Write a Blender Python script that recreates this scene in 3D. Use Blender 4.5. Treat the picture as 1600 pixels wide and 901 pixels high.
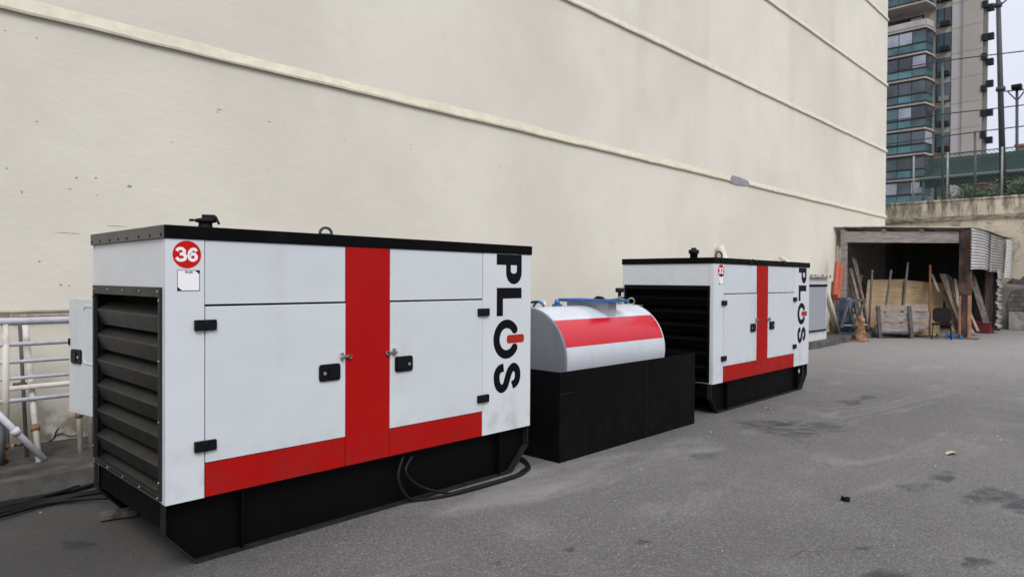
import bpy, bmesh, math, random
from mathutils import Vector, Matrix
random.seed(7)
R=math.radians
S=bpy.context.scene
for o in list(bpy.data.objects): bpy.data.objects.remove(o)
# ---------------------------------------------------------------- camera
FPX,YAW,PITCH,ROLL=1067.6,R(43.7024),R(.713),R(.3704)
F=Vector((math.cos(YAW)*math.cos(PITCH),math.sin(YAW)*math.cos(PITCH),-math.sin(PITCH)))
Rt=Vector((math.sin(YAW),-math.cos(YAW),0)); Up=Rt.cross(F)
Rt,Up=math.cos(ROLL)*Rt+math.sin(ROLL)*Up,-math.sin(ROLL)*Rt+math.cos(ROLL)*Up
cd=bpy.data.cameras.new('camera'); cam=bpy.data.objects.new('camera',cd); S.collection.objects.link(cam)
M=Matrix((Rt,Up,-F)).transposed().to_4x4(); M.translation=Vector((0,0,1.6)); cam.matrix_world=M
cd.sensor_width=36; cd.lens=36*FPX/1600; cd.clip_end=2000; cd.clip_start=.05
cd.dof.use_dof=True; cd.dof.focus_distance=5.2; cd.dof.aperture_fstop=3.2
S.camera=cam
# ---------------------------------------------------------------- light
SUN_EL,SUN_AZ=R(44),R(238)
w=bpy.data.worlds.new('World'); S.world=w; w.use_nodes=True; nt=w.node_tree; nt.nodes.clear()
out=nt.nodes.new('ShaderNodeOutputWorld'); bg=nt.nodes.new('ShaderNodeBackground'); bg.inputs[1].default_value=.1
sky=nt.nodes.new('ShaderNodeTexSky'); sky.sky_type='NISHITA'; sky.sun_disc=False; sky.sun_elevation=SUN_EL
sky.sun_rotation=R(90)-SUN_AZ; sky.dust_density=4; sky.air_density=1.2
tc=nt.nodes.new('ShaderNodeTexCoord'); cn=nt.nodes.new('ShaderNodeTexNoise'); cn.inputs['Scale'].default_value=2.2; cn.inputs['Detail'].default_value=6
cr=nt.nodes.new('ShaderNodeValToRGB'); cr.color_ramp.elements[0].position=.3; cr.color_ramp.elements[1].position=.7
cr.color_ramp.elements[0].color=(5.6,5.9,7.1,1); cr.color_ramp.elements[1].color=(6.7,6.9,7.9,1)
mx=nt.nodes.new('ShaderNodeMix'); mx.data_type='RGBA'; mx.inputs[0].default_value=.9
L=nt.links
L.new(tc.outputs['Generated'],cn.inputs['Vector']); L.new(cn.outputs[0],cr.inputs[0])
sp=nt.nodes.new('ShaderNodeSeparateXYZ'); L.new(tc.outputs['Generated'],sp.inputs[0])
mr=nt.nodes.new('ShaderNodeMapRange'); mr.inputs['From Min'].default_value=.3; mr.inputs['From Max'].default_value=.85; mr.inputs['To Min'].default_value=1; mr.inputs['To Max'].default_value=2.1
L.new(sp.outputs[2],mr.inputs[0]); vm=nt.nodes.new('ShaderNodeVectorMath'); vm.operation='SCALE'; L.new(cr.outputs[0],vm.inputs[0]); L.new(mr.outputs[0],vm.inputs['Scale'])
L.new(sky.outputs[0],mx.inputs[6]); L.new(vm.outputs[0],mx.inputs[7]); L.new(mx.outputs[2],bg.inputs[0]); L.new(bg.outputs[0],out.inputs[0])
sd=bpy.data.lights.new('sun','SUN'); sd.energy=1.45; sd.angle=R(25); sd.color=(1,.965,.9)
so=bpy.data.objects.new('sun',sd); S.collection.objects.link(so)
so.rotation_euler=Vector((math.cos(SUN_EL)*math.cos(SUN_AZ),math.cos(SUN_EL)*math.sin(SUN_AZ),math.sin(SUN_EL))).to_track_quat('Z','Y').to_euler()
S.view_settings.view_transform='Standard'; S.view_settings.look='None'; S.view_settings.gamma=1; S.view_settings.exposure=.35
S.render.engine='CYCLES'
# ---------------------------------------------------------------- survey helpers: sight line -> point in the yard
O=Vector((0,0,1.6))
def ray(u,v): return F+Rt*((u-800)/FPX)-Up*((v-450.5)/FPX)
def on_z(u,v,z=0.): d=ray(u,v); return O+d*((z-1.6)/d.z)
def on_y(u,v,y): d=ray(u,v); return O+d*(y/d.y)
def on_x(u,v,x): d=ray(u,v); return O+d*(x/d.x)
def at(u,v,d): return O+ray(u,v)*d
# ---------------------------------------------------------------- materials
MATS={}
def mat(name,col,rough=.6,metal=0,var=.0,vscale=6,bump=0,bscale=40,col2=None,stretch=None,coat=0,spec=None,detail=6,r0=.35,r1=.65):
    if name in MATS: return MATS[name]
    m=bpy.data.materials.new(name); m.use_nodes=True; t=m.node_tree; b=t.nodes['Principled BSDF']
    b.inputs['Roughness'].default_value=rough; b.inputs['Metallic'].default_value=metal
    if coat: b.inputs['Coat Weight'].default_value=coat; b.inputs['Coat Roughness'].default_value=.15
    if spec is not None: b.inputs['Specular IOR Level'].default_value=spec
    c=(*col,1); b.inputs['Base Color'].default_value=c
    tcn=t.nodes.new('ShaderNodeTexCoord'); mp=t.nodes.new('ShaderNodeMapping'); t.links.new(tcn.outputs['Object'],mp.inputs[0])
    if stretch: mp.inputs['Scale'].default_value=stretch
    if var or col2:
        n=t.nodes.new('ShaderNodeTexNoise'); n.inputs['Scale'].default_value=vscale; n.inputs['Detail'].default_value=detail; n.inputs['Roughness'].default_value=.6
        t.links.new(mp.outputs[0],n.inputs['Vector'])
        r=t.nodes.new('ShaderNodeValToRGB'); t.links.new(n.outputs[0],r.inputs[0])
        r.color_ramp.elements[0].position=r0; r.color_ramp.elements[1].position=r1
        c2=col2 or tuple(x*(1-var) for x in col)
        r.color_ramp.elements[0].color=(*c2,1); r.color_ramp.elements[1].color=c
        t.links.new(r.outputs[0],b.inputs['Base Color'])
        mr=t.nodes.new('ShaderNodeMapRange'); mr.inputs['To Min'].default_value=min(1,rough*1.25); mr.inputs['To Max'].default_value=rough*.85
        t.links.new(n.outputs[0],mr.inputs[0]); t.links.new(mr.outputs[0],b.inputs['Roughness'])
    if bump:
        n2=t.nodes.new('ShaderNodeTexNoise'); n2.inputs['Scale'].default_value=bscale; n2.inputs['Detail'].default_value=5
        t.links.new(tcn.outputs['Object'],n2.inputs['Vector'])
        bp=t.nodes.new('ShaderNodeBump'); bp.inputs['Strength'].default_value=bump; bp.inputs['Distance'].default_value=.01
        t.links.new(n2.outputs[0],bp.inputs['Height']); t.links.new(bp.outputs[0],b.inputs['Normal'])
    MATS[name]=m; return m
def nodes(name,rough=.85):
    m=bpy.data.materials.new(name); m.use_nodes=True; t=m.node_tree; b=t.nodes['Principled BSDF']; b.inputs['Roughness'].default_value=rough
    c=t.nodes.new('ShaderNodeTexCoord'); MATS[name]=m; return m,t,b,c.outputs['Object']
def N_noise(t,vec,scale,detail=6,stretch=None,rough=.55,dist=0):
    if stretch or dist is None:
        mp=t.nodes.new('ShaderNodeMapping'); mp.inputs['Scale'].default_value=stretch; t.links.new(vec,mp.inputs[0]); vec=mp.outputs[0]
    n=t.nodes.new('ShaderNodeTexNoise'); n.inputs['Scale'].default_value=scale; n.inputs['Detail'].default_value=detail; n.inputs['Roughness'].default_value=rough
    n.inputs['Distortion'].default_value=dist or 0
    t.links.new(vec,n.inputs['Vector']); return n.outputs[0]
def N_ramp(t,fac,a,b,lo=0.,hi=1.):
    m=t.nodes.new('ShaderNodeMapRange'); m.interpolation_type='SMOOTHSTEP'
    for k,v in zip(('From Min','From Max','To Min','To Max'),(a,b,lo,hi)): m.inputs[k].default_value=v
    t.links.new(fac,m.inputs[0]); return m.outputs[0]
def N_mix(t,fac,a,b):
    m=t.nodes.new('ShaderNodeMix'); m.data_type='RGBA'
    if isinstance(fac,(int,float)): m.inputs[0].default_value=fac
    else: t.links.new(fac,m.inputs[0])
    for i,x in ((6,a),(7,b)):
        if isinstance(x,tuple): m.inputs[i].default_value=(*x,1)
        else: t.links.new(x,m.inputs[i])
    return m.outputs[2]
def N_math(t,op,a,b):
    m=t.nodes.new('ShaderNodeMath'); m.operation=op
    for i,x in ((0,a),(1,b)):
        if isinstance(x,(int,float)): m.inputs[i].default_value=x
        else: t.links.new(x,m.inputs[i])
    return m.outputs[0]
def N_bump(t,b,h,strength,dist=.01,prev=None):
    p=t.nodes.new('ShaderNodeBump'); p.inputs['Strength'].default_value=strength; p.inputs['Distance'].default_value=dist
    t.links.new(h,p.inputs['Height'])
    if prev: t.links.new(prev,p.inputs['Normal'])
    t.links.new(p.outputs[0],b.inputs['Normal']); return p.outputs[0]
def N_sep(t,vec):
    s=t.nodes.new('ShaderNodeSeparateXYZ'); t.links.new(vec,s.inputs[0]); return s.outputs

def plaster():
    m,t,b,v=nodes('plaster',.9)
    big=N_noise(t,v,.35,5); med=N_noise(t,v,1.6,7); streak=N_noise(t,v,1.2,6,(1.2,1,.12)); fine=N_noise(t,v,14,6,(1,1,1.8))
    c=N_mix(t,N_ramp(t,big,.3,.7),(.60,.565,.475),(.685,.65,.55))
    c=N_mix(t,N_ramp(t,med,.45,.72,0,.22),c,(.56,.525,.445))
    z=N_sep(t,v)[2]
    hi=N_ramp(t,z,2.5,7,0,.25)
    c=N_mix(t,N_math(t,'MULTIPLY',N_ramp(t,streak,.45,.75),hi),c,(.47,.44,.37))
    # grime just above each ledge
    spk=N_noise(t,v,9,3,(1,1,1)); spm=N_ramp(t,spk,.79,.82,0,.3)
    c=N_mix(t,spm,c,(.3,.28,.25))
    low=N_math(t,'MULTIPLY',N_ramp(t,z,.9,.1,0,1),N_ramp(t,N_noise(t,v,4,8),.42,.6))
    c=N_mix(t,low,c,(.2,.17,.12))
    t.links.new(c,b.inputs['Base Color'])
    p=N_bump(t,b,fine,.16,.012); p=N_bump(t,b,N_noise(t,v,3.2,6,(1,1,1.4)),.22,.02,p); N_bump(t,b,N_noise(t,v,110,3),.15,.003,p)
    return m
def asphalt():
    m,t,b,v=nodes('asphalt',.82)
    big=N_noise(t,v,.22,5); med=N_noise(t,v,1.1,8); grain=N_noise(t,v,190,2); g2=N_noise(t,v,60,4)
    c=N_mix(t,N_ramp(t,big,.3,.7),(.085,.079,.073),(.130,.121,.112))
    c=N_mix(t,N_ramp(t,med,.5,.75,0,.5),c,(.19,.18,.172))
    st=N_noise(t,v,.75,3,dist=.5); c=N_mix(t,N_ramp(t,st,.66,.72,0,.6),c,(.055,.052,.052))
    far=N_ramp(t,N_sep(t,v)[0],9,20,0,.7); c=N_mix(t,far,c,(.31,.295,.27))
    vo=t.nodes.new('ShaderNodeTexVoronoi'); vo.inputs['Scale'].default_value=120; t.links.new(v,vo.inputs['Vector'])
    vs=N_sep(t,vo.outputs['Color'])
    c=N_mix(t,N_ramp(t,vs[0],.72,.98,0,.5),c,(.27,.255,.235))
    c=N_mix(t,N_ramp(t,vs[1],.6,1,0,.7),c,(.04,.038,.038))
    wn=N_noise(t,v,.9,8,(.35,1,1),rough=.7,dist=.8); c=N_mix(t,N_ramp(t,wn,.53,.70,0,.6),c,(.25,.238,.218))
    c=N_mix(t,N_ramp(t,N_noise(t,v,2.6,9,rough=.75),.6,.75,0,.5),c,(.06,.057,.055))
    cv=t.nodes.new('ShaderNodeTexVoronoi'); cv.feature='DISTANCE_TO_EDGE'; cv.inputs['Scale'].default_value=.33
    wv=t.nodes.new('ShaderNodeVectorMath'); wv.operation='ADD'; nn=t.nodes.new('ShaderNodeTexNoise'); nn.inputs['Scale'].default_value=2.5; nn.inputs['Detail'].default_value=8; t.links.new(v,nn.inputs['Vector'])
    sc=t.nodes.new('ShaderNodeVectorMath'); sc.operation='SCALE'; sc.inputs['Scale'].default_value=.55; t.links.new(nn.outputs['Color'],sc.inputs[0]); t.links.new(v,wv.inputs[0]); t.links.new(sc.outputs[0],wv.inputs[1]); t.links.new(wv.outputs[0],cv.inputs['Vector'])
    c=N_mix(t,N_math(t,'MULTIPLY',N_ramp(t,cv.outputs['Distance'],.006,.0,0,.7),N_ramp(t,N_noise(t,v,.8,3),.5,.58)),c,(.035,.033,.032))
    xs_=N_sep(t,v);left_shade=N_math(t,'ADD',N_math(t,'ADD',xs_[0],N_math(t,'MULTIPLY',xs_[1],-.5)),N_math(t,'MULTIPLY',N_noise(t,v,1.3,6),1.2))
    c=N_mix(t,N_ramp(t,left_shade,1.8,-.9,0,.8),c,(.028,.027,.024))  # shade from blocked sky painted into the left foreground colour
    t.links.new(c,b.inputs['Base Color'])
    p=N_bump(t,b,vo.outputs['Distance'],.5,.006); p=N_bump(t,b,g2,.5,.008,p); N_bump(t,b,med,.3,.03,p)
    return m
def retaining():
    m,t,b,v=nodes('stained_concrete',.92)
    st=N_noise(t,v,3.2,8,(1,1.6,.3),rough=.7); bl=N_noise(t,v,1.3,7,(1,1,1)); z=N_sep(t,v)[2]
    c=N_mix(t,N_ramp(t,bl,.35,.65),(.44,.39,.28),(.56,.50,.38))
    topm=N_ramp(t,z,3.3,4.5,0,.95)
    c=N_mix(t,N_math(t,'MULTIPLY',N_ramp(t,st,.42,.6),topm),c,(.12,.10,.08))
    c=N_mix(t,N_ramp(t,N_noise(t,v,1.7,6,rough=.7),.53,.64,0,.8),c,(.17,.155,.13))
    c=N_mix(t,N_math(t,'MULTIPLY',N_ramp(t,z,1.75,1.35),.85),c,(.13,.12,.11))
    c=N_mix(t,N_ramp(t,N_noise(t,v,6,8,rough=.7),.55,.66,0,.7),c,(.16,.14,.11))
    t.links.new(c,b.inputs['Base Color']); N_bump(t,b,st,.4,.03); return m
def wood(name,c1,c2,axis=(1,1,12),rough=.75,sc=3):
    m,t,b,v=nodes(name,rough)
    g=N_noise(t,v,sc,7,axis,dist=.6); c=N_mix(t,N_ramp(t,g,.35,.65),c1,c2)
    c=N_mix(t,N_ramp(t,N_noise(t,v,2.5,4),.55,.75,0,.4),c,tuple(x*.5 for x in c1))
    t.links.new(c,b.inputs['Base Color']); N_bump(t,b,g,.3,.004); return m
def painted(name,col,dirt=(.30,.28,.25),rough=.3,amt=.35,spec=.4):
    m,t,b,v=nodes(name,rough)
    st=N_noise(t,v,5,6,(1,1,.05),rough=.6); cl=N_noise(t,v,1.7,6); sp=N_noise(t,v,26,4); z=N_sep(t,v)[2]
    c=N_mix(t,N_ramp(t,cl,.35,.7,0,.12),col,tuple(x*.75 for x in col))
    c=N_mix(t,N_math(t,'MULTIPLY',N_ramp(t,st,.52,.8,0,amt),N_ramp(t,cl,.4,.65)),c,dirt)
    lowm=N_math(t,'MULTIPLY',N_ramp(t,z,.75,.36,0,.45),N_ramp(t,N_noise(t,v,7,7),.4,.7)); c=N_mix(t,lowm,c,dirt)
    c=N_mix(t,N_ramp(t,sp,.72,.76,0,.5),c,dirt)
    t.links.new(c,b.inputs['Base Color']); b.inputs['Specular IOR Level'].default_value=spec
    t.links.new(N_ramp(t,N_noise(t,v,3,5),.3,.7,rough*.85,rough*1.5),b.inputs['Roughness'])
    p=N_bump(t,b,N_noise(t,v,1.4,2),.5,.03); N_bump(t,b,N_noise(t,v,220,2),.03,.001,p); return m
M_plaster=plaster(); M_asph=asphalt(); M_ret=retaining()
M_ledge=mat('cream_ledge',(.62,.575,.45),.85,var=.15,vscale=8,bump=.3,bscale=60)
M_white=painted('white_panel_paint',(.56,.595,.61),amt=.25)
M_white2=painted('white_column_paint',(.59,.62,.635),amt=.25)
M_red=painted('red_paint',(.36,.0045,.004),(.16,.02,.015),.38,.4,.14)
M_black=painted('black_paint',(.003,.003,.0035),(.05,.05,.05),.35,.15,.06)
M_skid=mat('skid_black',(.0028,.0028,.0032),.5,var=.3,vscale=9,spec=.08)
M_louv=mat('louvre_black_lit',(.017,.016,.014),.45,var=.3,vscale=7,bump=.03,bscale=9,spec=.35)  # same black paint as the far louvres, reflected light mixed into the colour
M_core=mat('dark_interior',(.006,.006,.006),.9,spec=.1)
M_flange=mat('flange_dusty_black',(.020,.020,.021),.6,var=.5,vscale=14,bump=.1,spec=.15)
M_vinyl=mat('black_vinyl',(.004,.004,.006),.45,spec=.1)
M_rvinyl=mat('red_vinyl',(.52,.02,.012),.4)
M_sred=mat('sticker_red',(.50,.008,.004),.45,spec=.12)
M_wvinyl=mat('white_vinyl',(.8,.8,.8),.4)
M_orange_bar=mat('orange_red_vinyl',(.36,.022,.01),.45,spec=.15)
M_rub=mat('black_rubber',(.007,.007,.007),.55,var=.3,spec=.2)
M_plastic=mat('black_plastic',(.004,.004,.0045),.42,bump=.03,spec=.2)
M_steel=mat('dull_steel',(.38,.36,.32),.45,.8,var=.4,vscale=30)
M_screw=mat('screw_steel',(.55,.55,.55),.3,.9)
M_tankw=mat('tank_white',(.55,.58,.61),.26,var=.12,vscale=4,bump=.05,bscale=7,coat=.2)
M_tanke=mat('tank_end_grey',(.19,.205,.225),.5,var=.15,vscale=3,stretch=(1,3,.4))
M_tankr=mat('tank_red',(.50,.006,.016),.25,var=.1,vscale=5,bump=.08,bscale=6,coat=.25,spec=.3)
M_blue=mat('blue_paint',(.03,.13,.36),.5,var=.4,vscale=18)
M_brass=mat('brass',(.35,.26,.1),.45,.7,var=.4,vscale=30)
M_pipe=mat('white_pipe_paint',(.60,.60,.64),.5,var=.25,vscale=12,bump=.05)
M_pipew=mat('weathered_white_pipe',(.56,.53,.48),.6,var=.0,vscale=7,col2=(.34,.27,.2),r0=.3,r1=.5)
M_beige=mat('beige_conduit',(.45,.41,.33),.7,var=.3)
M_rust=mat('rusty_fitting',(.25,.12,.06),.85,var=.5,vscale=30,bump=.3)
M_grey=mat('galvanised_grey',(.10,.10,.105),.6,.2,var=.4)
M_plinth=mat('plinth_concrete',(.065,.058,.047),.95,vscale=5,col2=(.018,.016,.013),bump=.9,bscale=50,r0=.35,r1=.6)
M_kerbm=mat('kerb_concrete',(.095,.09,.08),.95,vscale=3,col2=(.03,.028,.025),bump=.5,bscale=30)
M_wood=wood('grey_weathered_wood',(.16,.14,.125),(.29,.26,.24),(1,1,9))
M_woodh=wood('weathered_board',(.17,.145,.13),(.31,.27,.25),(3,3,14),sc=2)
M_ply=wood('plywood',(.25,.17,.085),(.33,.235,.125),(.6,.6,9),.7,1.6)
M_plank=wood('old_plank',(.22,.17,.12),(.38,.31,.24),(5,5,1),sc=3)
M_dark=wood('dark_lumber',(.035,.028,.022),(.12,.1,.08),(5,5,1),sc=3)
M_redwood=wood('reddish_post',(.22,.09,.045),(.42,.22,.13),(6,6,.8),sc=3)
M_corr=mat('corrugated_sheet',(.50,.49,.48),.55,.2,var=.25,vscale=3)
M_corr2=mat('corrugated_sheet_dull',(.36,.34,.32),.6,.2,var=.3,vscale=3)
M_corr3=mat('corrugated_sheet_light',(.66,.66,.67),.55,.1,var=.2,vscale=3)
M_roofs=mat('fibre_cement_roof',(.44,.42,.38),.85,var=.4,vscale=3,bump=.2)
M_cone=mat('dirty_orange_rubber',(.30,.15,.07),.8,vscale=9,col2=(.10,.055,.03),r0=.42,r1=.55)
M_oroll=mat('orange_mesh_roll',(.42,.085,.04),.6,var=.3,vscale=25,bump=.5)
M_barrel=mat('blue_plastic',(.02,.055,.14),.4,var=.2)
M_pvc=mat('off_white_pvc',(.62,.59,.52),.45,var=.15)
M_bluetarp=mat('blue_tarp',(.04,.16,.42),.5,var=.3,bump=.4)
M_charred=mat('charred_black_paint',(.018,.016,.018),.75,vscale=5,col2=(.11,.06,.035),stretch=(1,1,.5),r0=.35,r1=.6)
M_brick=None

# ---------------------------------------------------------------- mesh builder
class MB:
    def __init__(s): s.v=[]; s.f=[]; s.m=[]; s.sm=[]
    def add(s,vs,fs,mi=0,smooth=False):
        k=len(s.v); s.v+=[tuple(x) for x in vs]; s.f+=[tuple(i+k for i in f) for f in fs]; s.m+=[mi]*len(fs); s.sm+=[smooth]*len(fs); return s
    def box(s,x0,x1,y0,y1,z0,z1,mi=0):
        v=[(x,y,z) for x in(x0,x1) for y in(y0,y1) for z in(z0,z1)]
        return s.add(v,[(0,1,3,2),(4,6,7,5),(0,4,5,1),(2,3,7,6),(0,2,6,4),(1,5,7,3)],mi)
    def bar(s,a,b,w,h,up=(0,0,1),mi=0):      # rectangular bar from a to b, width w, thickness h
        a=Vector(a);b=Vector(b);d=(b-a).normalized();u=Vector(up)
        if abs(d.dot(u))>.95:u=Vector((0,1,0)) if abs(d.y)<.9 else Vector((1,0,0))
        x=d.cross(u).normalized()*(w/2);y=x.cross(d).normalized()*(h/2)
        v=[p+i*x+j*y for p in(a,b) for i,j in((-1,-1),(1,-1),(1,1),(-1,1))]
        return s.add(v,[(3,2,1,0),(4,5,6,7),(0,1,5,4),(1,2,6,5),(2,3,7,6),(3,0,4,7)],mi)
    def tube(s,pts,r,n=12,mi=0,cap=True,r2=None):
        pts=[Vector(p) for p in pts];rings=[];prev=None
        for i,p in enumerate(pts):
            d=(pts[min(i+1,len(pts)-1)]-pts[max(i-1,0)]).normalized()
            if prev is None:
                u=Vector((0,0,1)) if abs(d.z)<.9 else Vector((1,0,0)); x=d.cross(u).normalized()
            else: x=(prev-d*prev.dot(d)).normalized()
            prev=x;y=d.cross(x)
            rr=r if r2 is None else r+(r2-r)*i/(len(pts)-1)
            rings.append([p+(x*math.cos(2*math.pi*k/n)+y*math.sin(2*math.pi*k/n))*rr for k in range(n)])
        v=[q for g in rings for q in g];f=[]
        for i in range(len(pts)-1):
            for k in range(n): f.append((i*n+k,i*n+(k+1)%n,(i+1)*n+(k+1)%n,(i+1)*n+k))
        s.add(v,f,mi,True)
        if cap: 
            k=len(s.v)-len(v)
            s.f+=[tuple(k+i for i in reversed(range(n))),tuple(k+(len(pts)-1)*n+i for i in range(n))];s.m+=[mi]*2;s.sm+=[False]*2
        return s
    def lathe(s,c,prof,n=24,mi=0,axis=2):
        c=Vector(c);v=[];f=[]
        for r,z in prof:
            for k in range(n):
                a=2*math.pi*k/n;p=[r*math.cos(a),r*math.sin(a),z]
                if axis==0:p=[z,p[0],p[1]]
                if axis==1:p=[p[0],z,p[1]]
                v.append(c+Vector(p))
        for i in range(len(prof)-1):
            for k in range(n):f.append((i*n+k,i*n+(k+1)%n,(i+1)*n+(k+1)%n,(i+1)*n+k))
        s.add(v,f,mi,True);k=len(s.v)-len(v)
        s.f+=[tuple(k+i for i in reversed(range(n))),tuple(k+(len(prof)-1)*n+i for i in range(n))];s.m+=[mi]*2;s.sm+=[False]*2
        return s
    def prism(s,poly,fn,t0,t1,mi=0):          # poly of (a,b); fn(a,b,t) -> point
        n=len(poly);v=[fn(a,b,t) for t in(t0,t1) for a,b in poly]
        return s.add(v,[tuple(reversed(range(n))),tuple(range(n,2*n))]+[(i,(i+1)%n,n+(i+1)%n,n+i) for i in range(n)],mi)
    def band(s,A,B,fn,t0,t1,closed=False,mi=0):   # solid strip between polylines A and B
        n=len(A);v=[fn(a,b,t) for t in(t0,t1) for P in(A,B) for a,b in P];f=[]
        m=n if closed else n-1
        for i in range(m):
            j=(i+1)%n
            f+=[(i,j,n+j,n+i),(2*n+i,3*n+i,3*n+j,2*n+j),(i,2*n+i,2*n+j,j),(n+i,n+j,3*n+j,3*n+i)]
        if not closed: f+=[(0,n,3*n,2*n),(n-1,3*n-1,4*n-1,2*n-1)]
        f=[q for q in f]
        return s.add(v,f,mi)
    def stroke(s,pts,w,fn,t0,t1,round_=True,smooth=True,mi=0):
        P=[Vector(p) for p in pts]
        if smooth:
            Q=[]
            for i in range(len(P)-1):
                p0,p1,p2,p3=P[max(i-1,0)],P[i],P[i+1],P[min(i+2,len(P)-1)]
                for k in range(6):
                    t=k/6;Q.append(.5*((2*p1)+(p2-p0)*t+(2*p0-5*p1+4*p2-p3)*t*t+(3*p1-p0-3*p2+p3)*t**3))
            Q.append(P[-1]);P=Q
        A=[];B=[]
        for i,p in enumerate(P):
            d=(P[min(i+1,len(P)-1)]-P[max(i-1,0)]).normalized();n=Vector((-d.y,d.x))*w/2
            A.append(p+n);B.append(p-n)
        if round_:
            for e,idx in ((0,0),(1,len(P)-1)):
                d=(P[1]-P[0]).normalized() if e==0 else (P[-2]-P[-1]).normalized()
                n=Vector((-d.y,d.x))*w/2
                ex=[]
                for k in range(1,6):
                    a=math.pi/2*k/6*1
                    q1=P[idx]+n*math.cos(a)-d*(w/2)*math.sin(a);q2=P[idx]-n*math.cos(a)-d*(w/2)*math.sin(a)
                    ex.append((q1,q2))
                if e==0:
                    for q1,q2 in ex: A.insert(0,q1);B.insert(0,q2)
                else:
                    for q1,q2 in ex: A.append(q2);B.append(q1)
        return s.band([(a.x,a.y) for a in A],[(b.x,b.y) for b in B],fn,t0,t1,mi=mi)
    def build(s,name,mats,parent=None,bevel=0,fix=True):
        me=bpy.data.meshes.new(name);me.from_pydata(s.v,[],s.f)
        for m in (mats if isinstance(mats,(list,tuple)) else [mats]): me.materials.append(m)
        for p,mi,sm in zip(me.polygons,s.m,s.sm): p.material_index=mi;p.use_smooth=sm
        if fix:
            bm=bmesh.new();bm.from_mesh(me);bmesh.ops.recalc_face_normals(bm,faces=bm.faces);bm.to_mesh(me);bm.free()
        me.update()
        o=bpy.data.objects.new(name,me);S.collection.objects.link(o)
        if parent is not None:
            o.parent=parent;o.matrix_parent_inverse=Matrix.Translation(-root_loc(parent))
        if bevel:
            b=o.modifiers.new('bevel','BEVEL');b.width=bevel;b.segments=2;b.limit_method='ANGLE'
        return o
def root_loc(o):
    v=Vector(o.location)
    while o.parent is not None:
        if o.type=='MESH': return Vector((0,0,0)) if False else root_loc_mesh(o)
        o=o.parent;v+=o.location
    return v
def root_loc_mesh(o): return Vector((0,0,0))
def tag(o,label,cat,group=None,kind=None):
    o['label']=label;o['category']=cat
    if group:o['group']=group
    if kind:o['kind']=kind
    return o
def thing(name,loc,label,cat,group=None):
    o=bpy.data.objects.new(name,None);S.collection.objects.link(o);o.location=loc;o.empty_display_size=.2
    return tag(o,label,cat,group)
def struct(name,mb,m,kind='structure'):
    o=mb.build(name,m);o['kind']=kind;return o

# ================================================================ GROUND
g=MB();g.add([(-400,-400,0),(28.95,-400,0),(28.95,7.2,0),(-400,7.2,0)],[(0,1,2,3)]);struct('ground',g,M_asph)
M_far=mat('far_ground',(.12,.12,.10),.95,var=.4,vscale=.1)
g=MB();g.box(29.2,1200,-500,900,-.2,4.3);g.add([(-400,7.2,-.01),(29.2,7.2,-.01),(29.2,900,-.01),(-400,900,-.01)],[(0,1,2,3)])
struct('upper_terrain',g,M_far)
# raised strip along the wall
g=MB();n=60;xs=[-6+28.2*i/n for i in range(n+1)]
for i in range(n):
    j=lambda x:5.84+.03*math.sin(x*1.7)+.02*math.sin(x*5.1)+.018*max(0,x-6)
    a,b=xs[i],xs[i+1]
    g.add([(a,j(a),0),(b,j(b),0),(b,j(b)+.03,.15),(a,j(a)+.03,.15)],[(0,1,2,3)])
    g.add([(a,j(a)+.03,.15),(b,j(b)+.03,.15),(b,j(b)+.14,.153),(a,j(a)+.14,.153)],[(0,1,2,3)])
    g.add([(a,j(a)+.14,.153),(b,j(b)+.14,.153),(b,7.1,.15),(a,7.1,.15)],[(0,1,2,3)],1)
g.add([(22.2,j(22.2),0),(22.2,7.1,0),(22.2,7.1,.15),(22.2,j(22.2),.15)],[(0,1,2,3)])
struct('kerb_strip',g,[M_kerbm,M_plinth])

# ================================================================ PLASTERED BUILDING
bl=thing('building',(10,7.1,0),'tall windowless building with cream plaster wall and thin projecting ledges behind the generators','building')
g=MB();g.box(-14,26.28,7.1,15,-.05,14.5);g.build('wall',M_plaster,bl)
for z in (3.845,6.13,8.42,10.69,12.97):
    spans=[(-14,26.33)] if z>4 else [(-14,14.45),(15.42,26.33)]
    for a,b in spans:
        g=MB();n=int((b-a)*4);vs=[];fs=[]
        for i in range(n+1):
            x=a+(b-a)*i/n;q=.006*math.sin(x*2.3+z)+.005*math.sin(x*7.7)+random.uniform(-.004,.004);h=.132+random.uniform(-.006,.006)+.01*math.sin(x*1.1)
            vs+=[(x,7.10,z+q*.5),(x,7.062,z+q*.5),(x,7.058,z+.022+q),(x,7.098,z+h)]
        for i in range(n):
            k=i*4;fs+=[(k+e,k+4+e,k+5+e,k+1+e) for e in range(3)]
        fs+=[(0,1,2,3),(n*4+3,n*4+2,n*4+1,n*4)]
        g.add(vs,fs);g.build('ledge',M_ledge,bl)
g=MB();g.prism([(14.42,3.86),(14.6,3.99),(14.95,3.985),(15.35,3.95),(15.44,3.86),(15.3,3.83),(14.85,3.80),(14.5,3.81)],lambda a,b,t:(a,7.1-t,b),.0,.02)
g.build('mortar_patch',mat('grey_mortar',(.28,.28,.29),.9,var=.2,bump=.3),bl)
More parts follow.
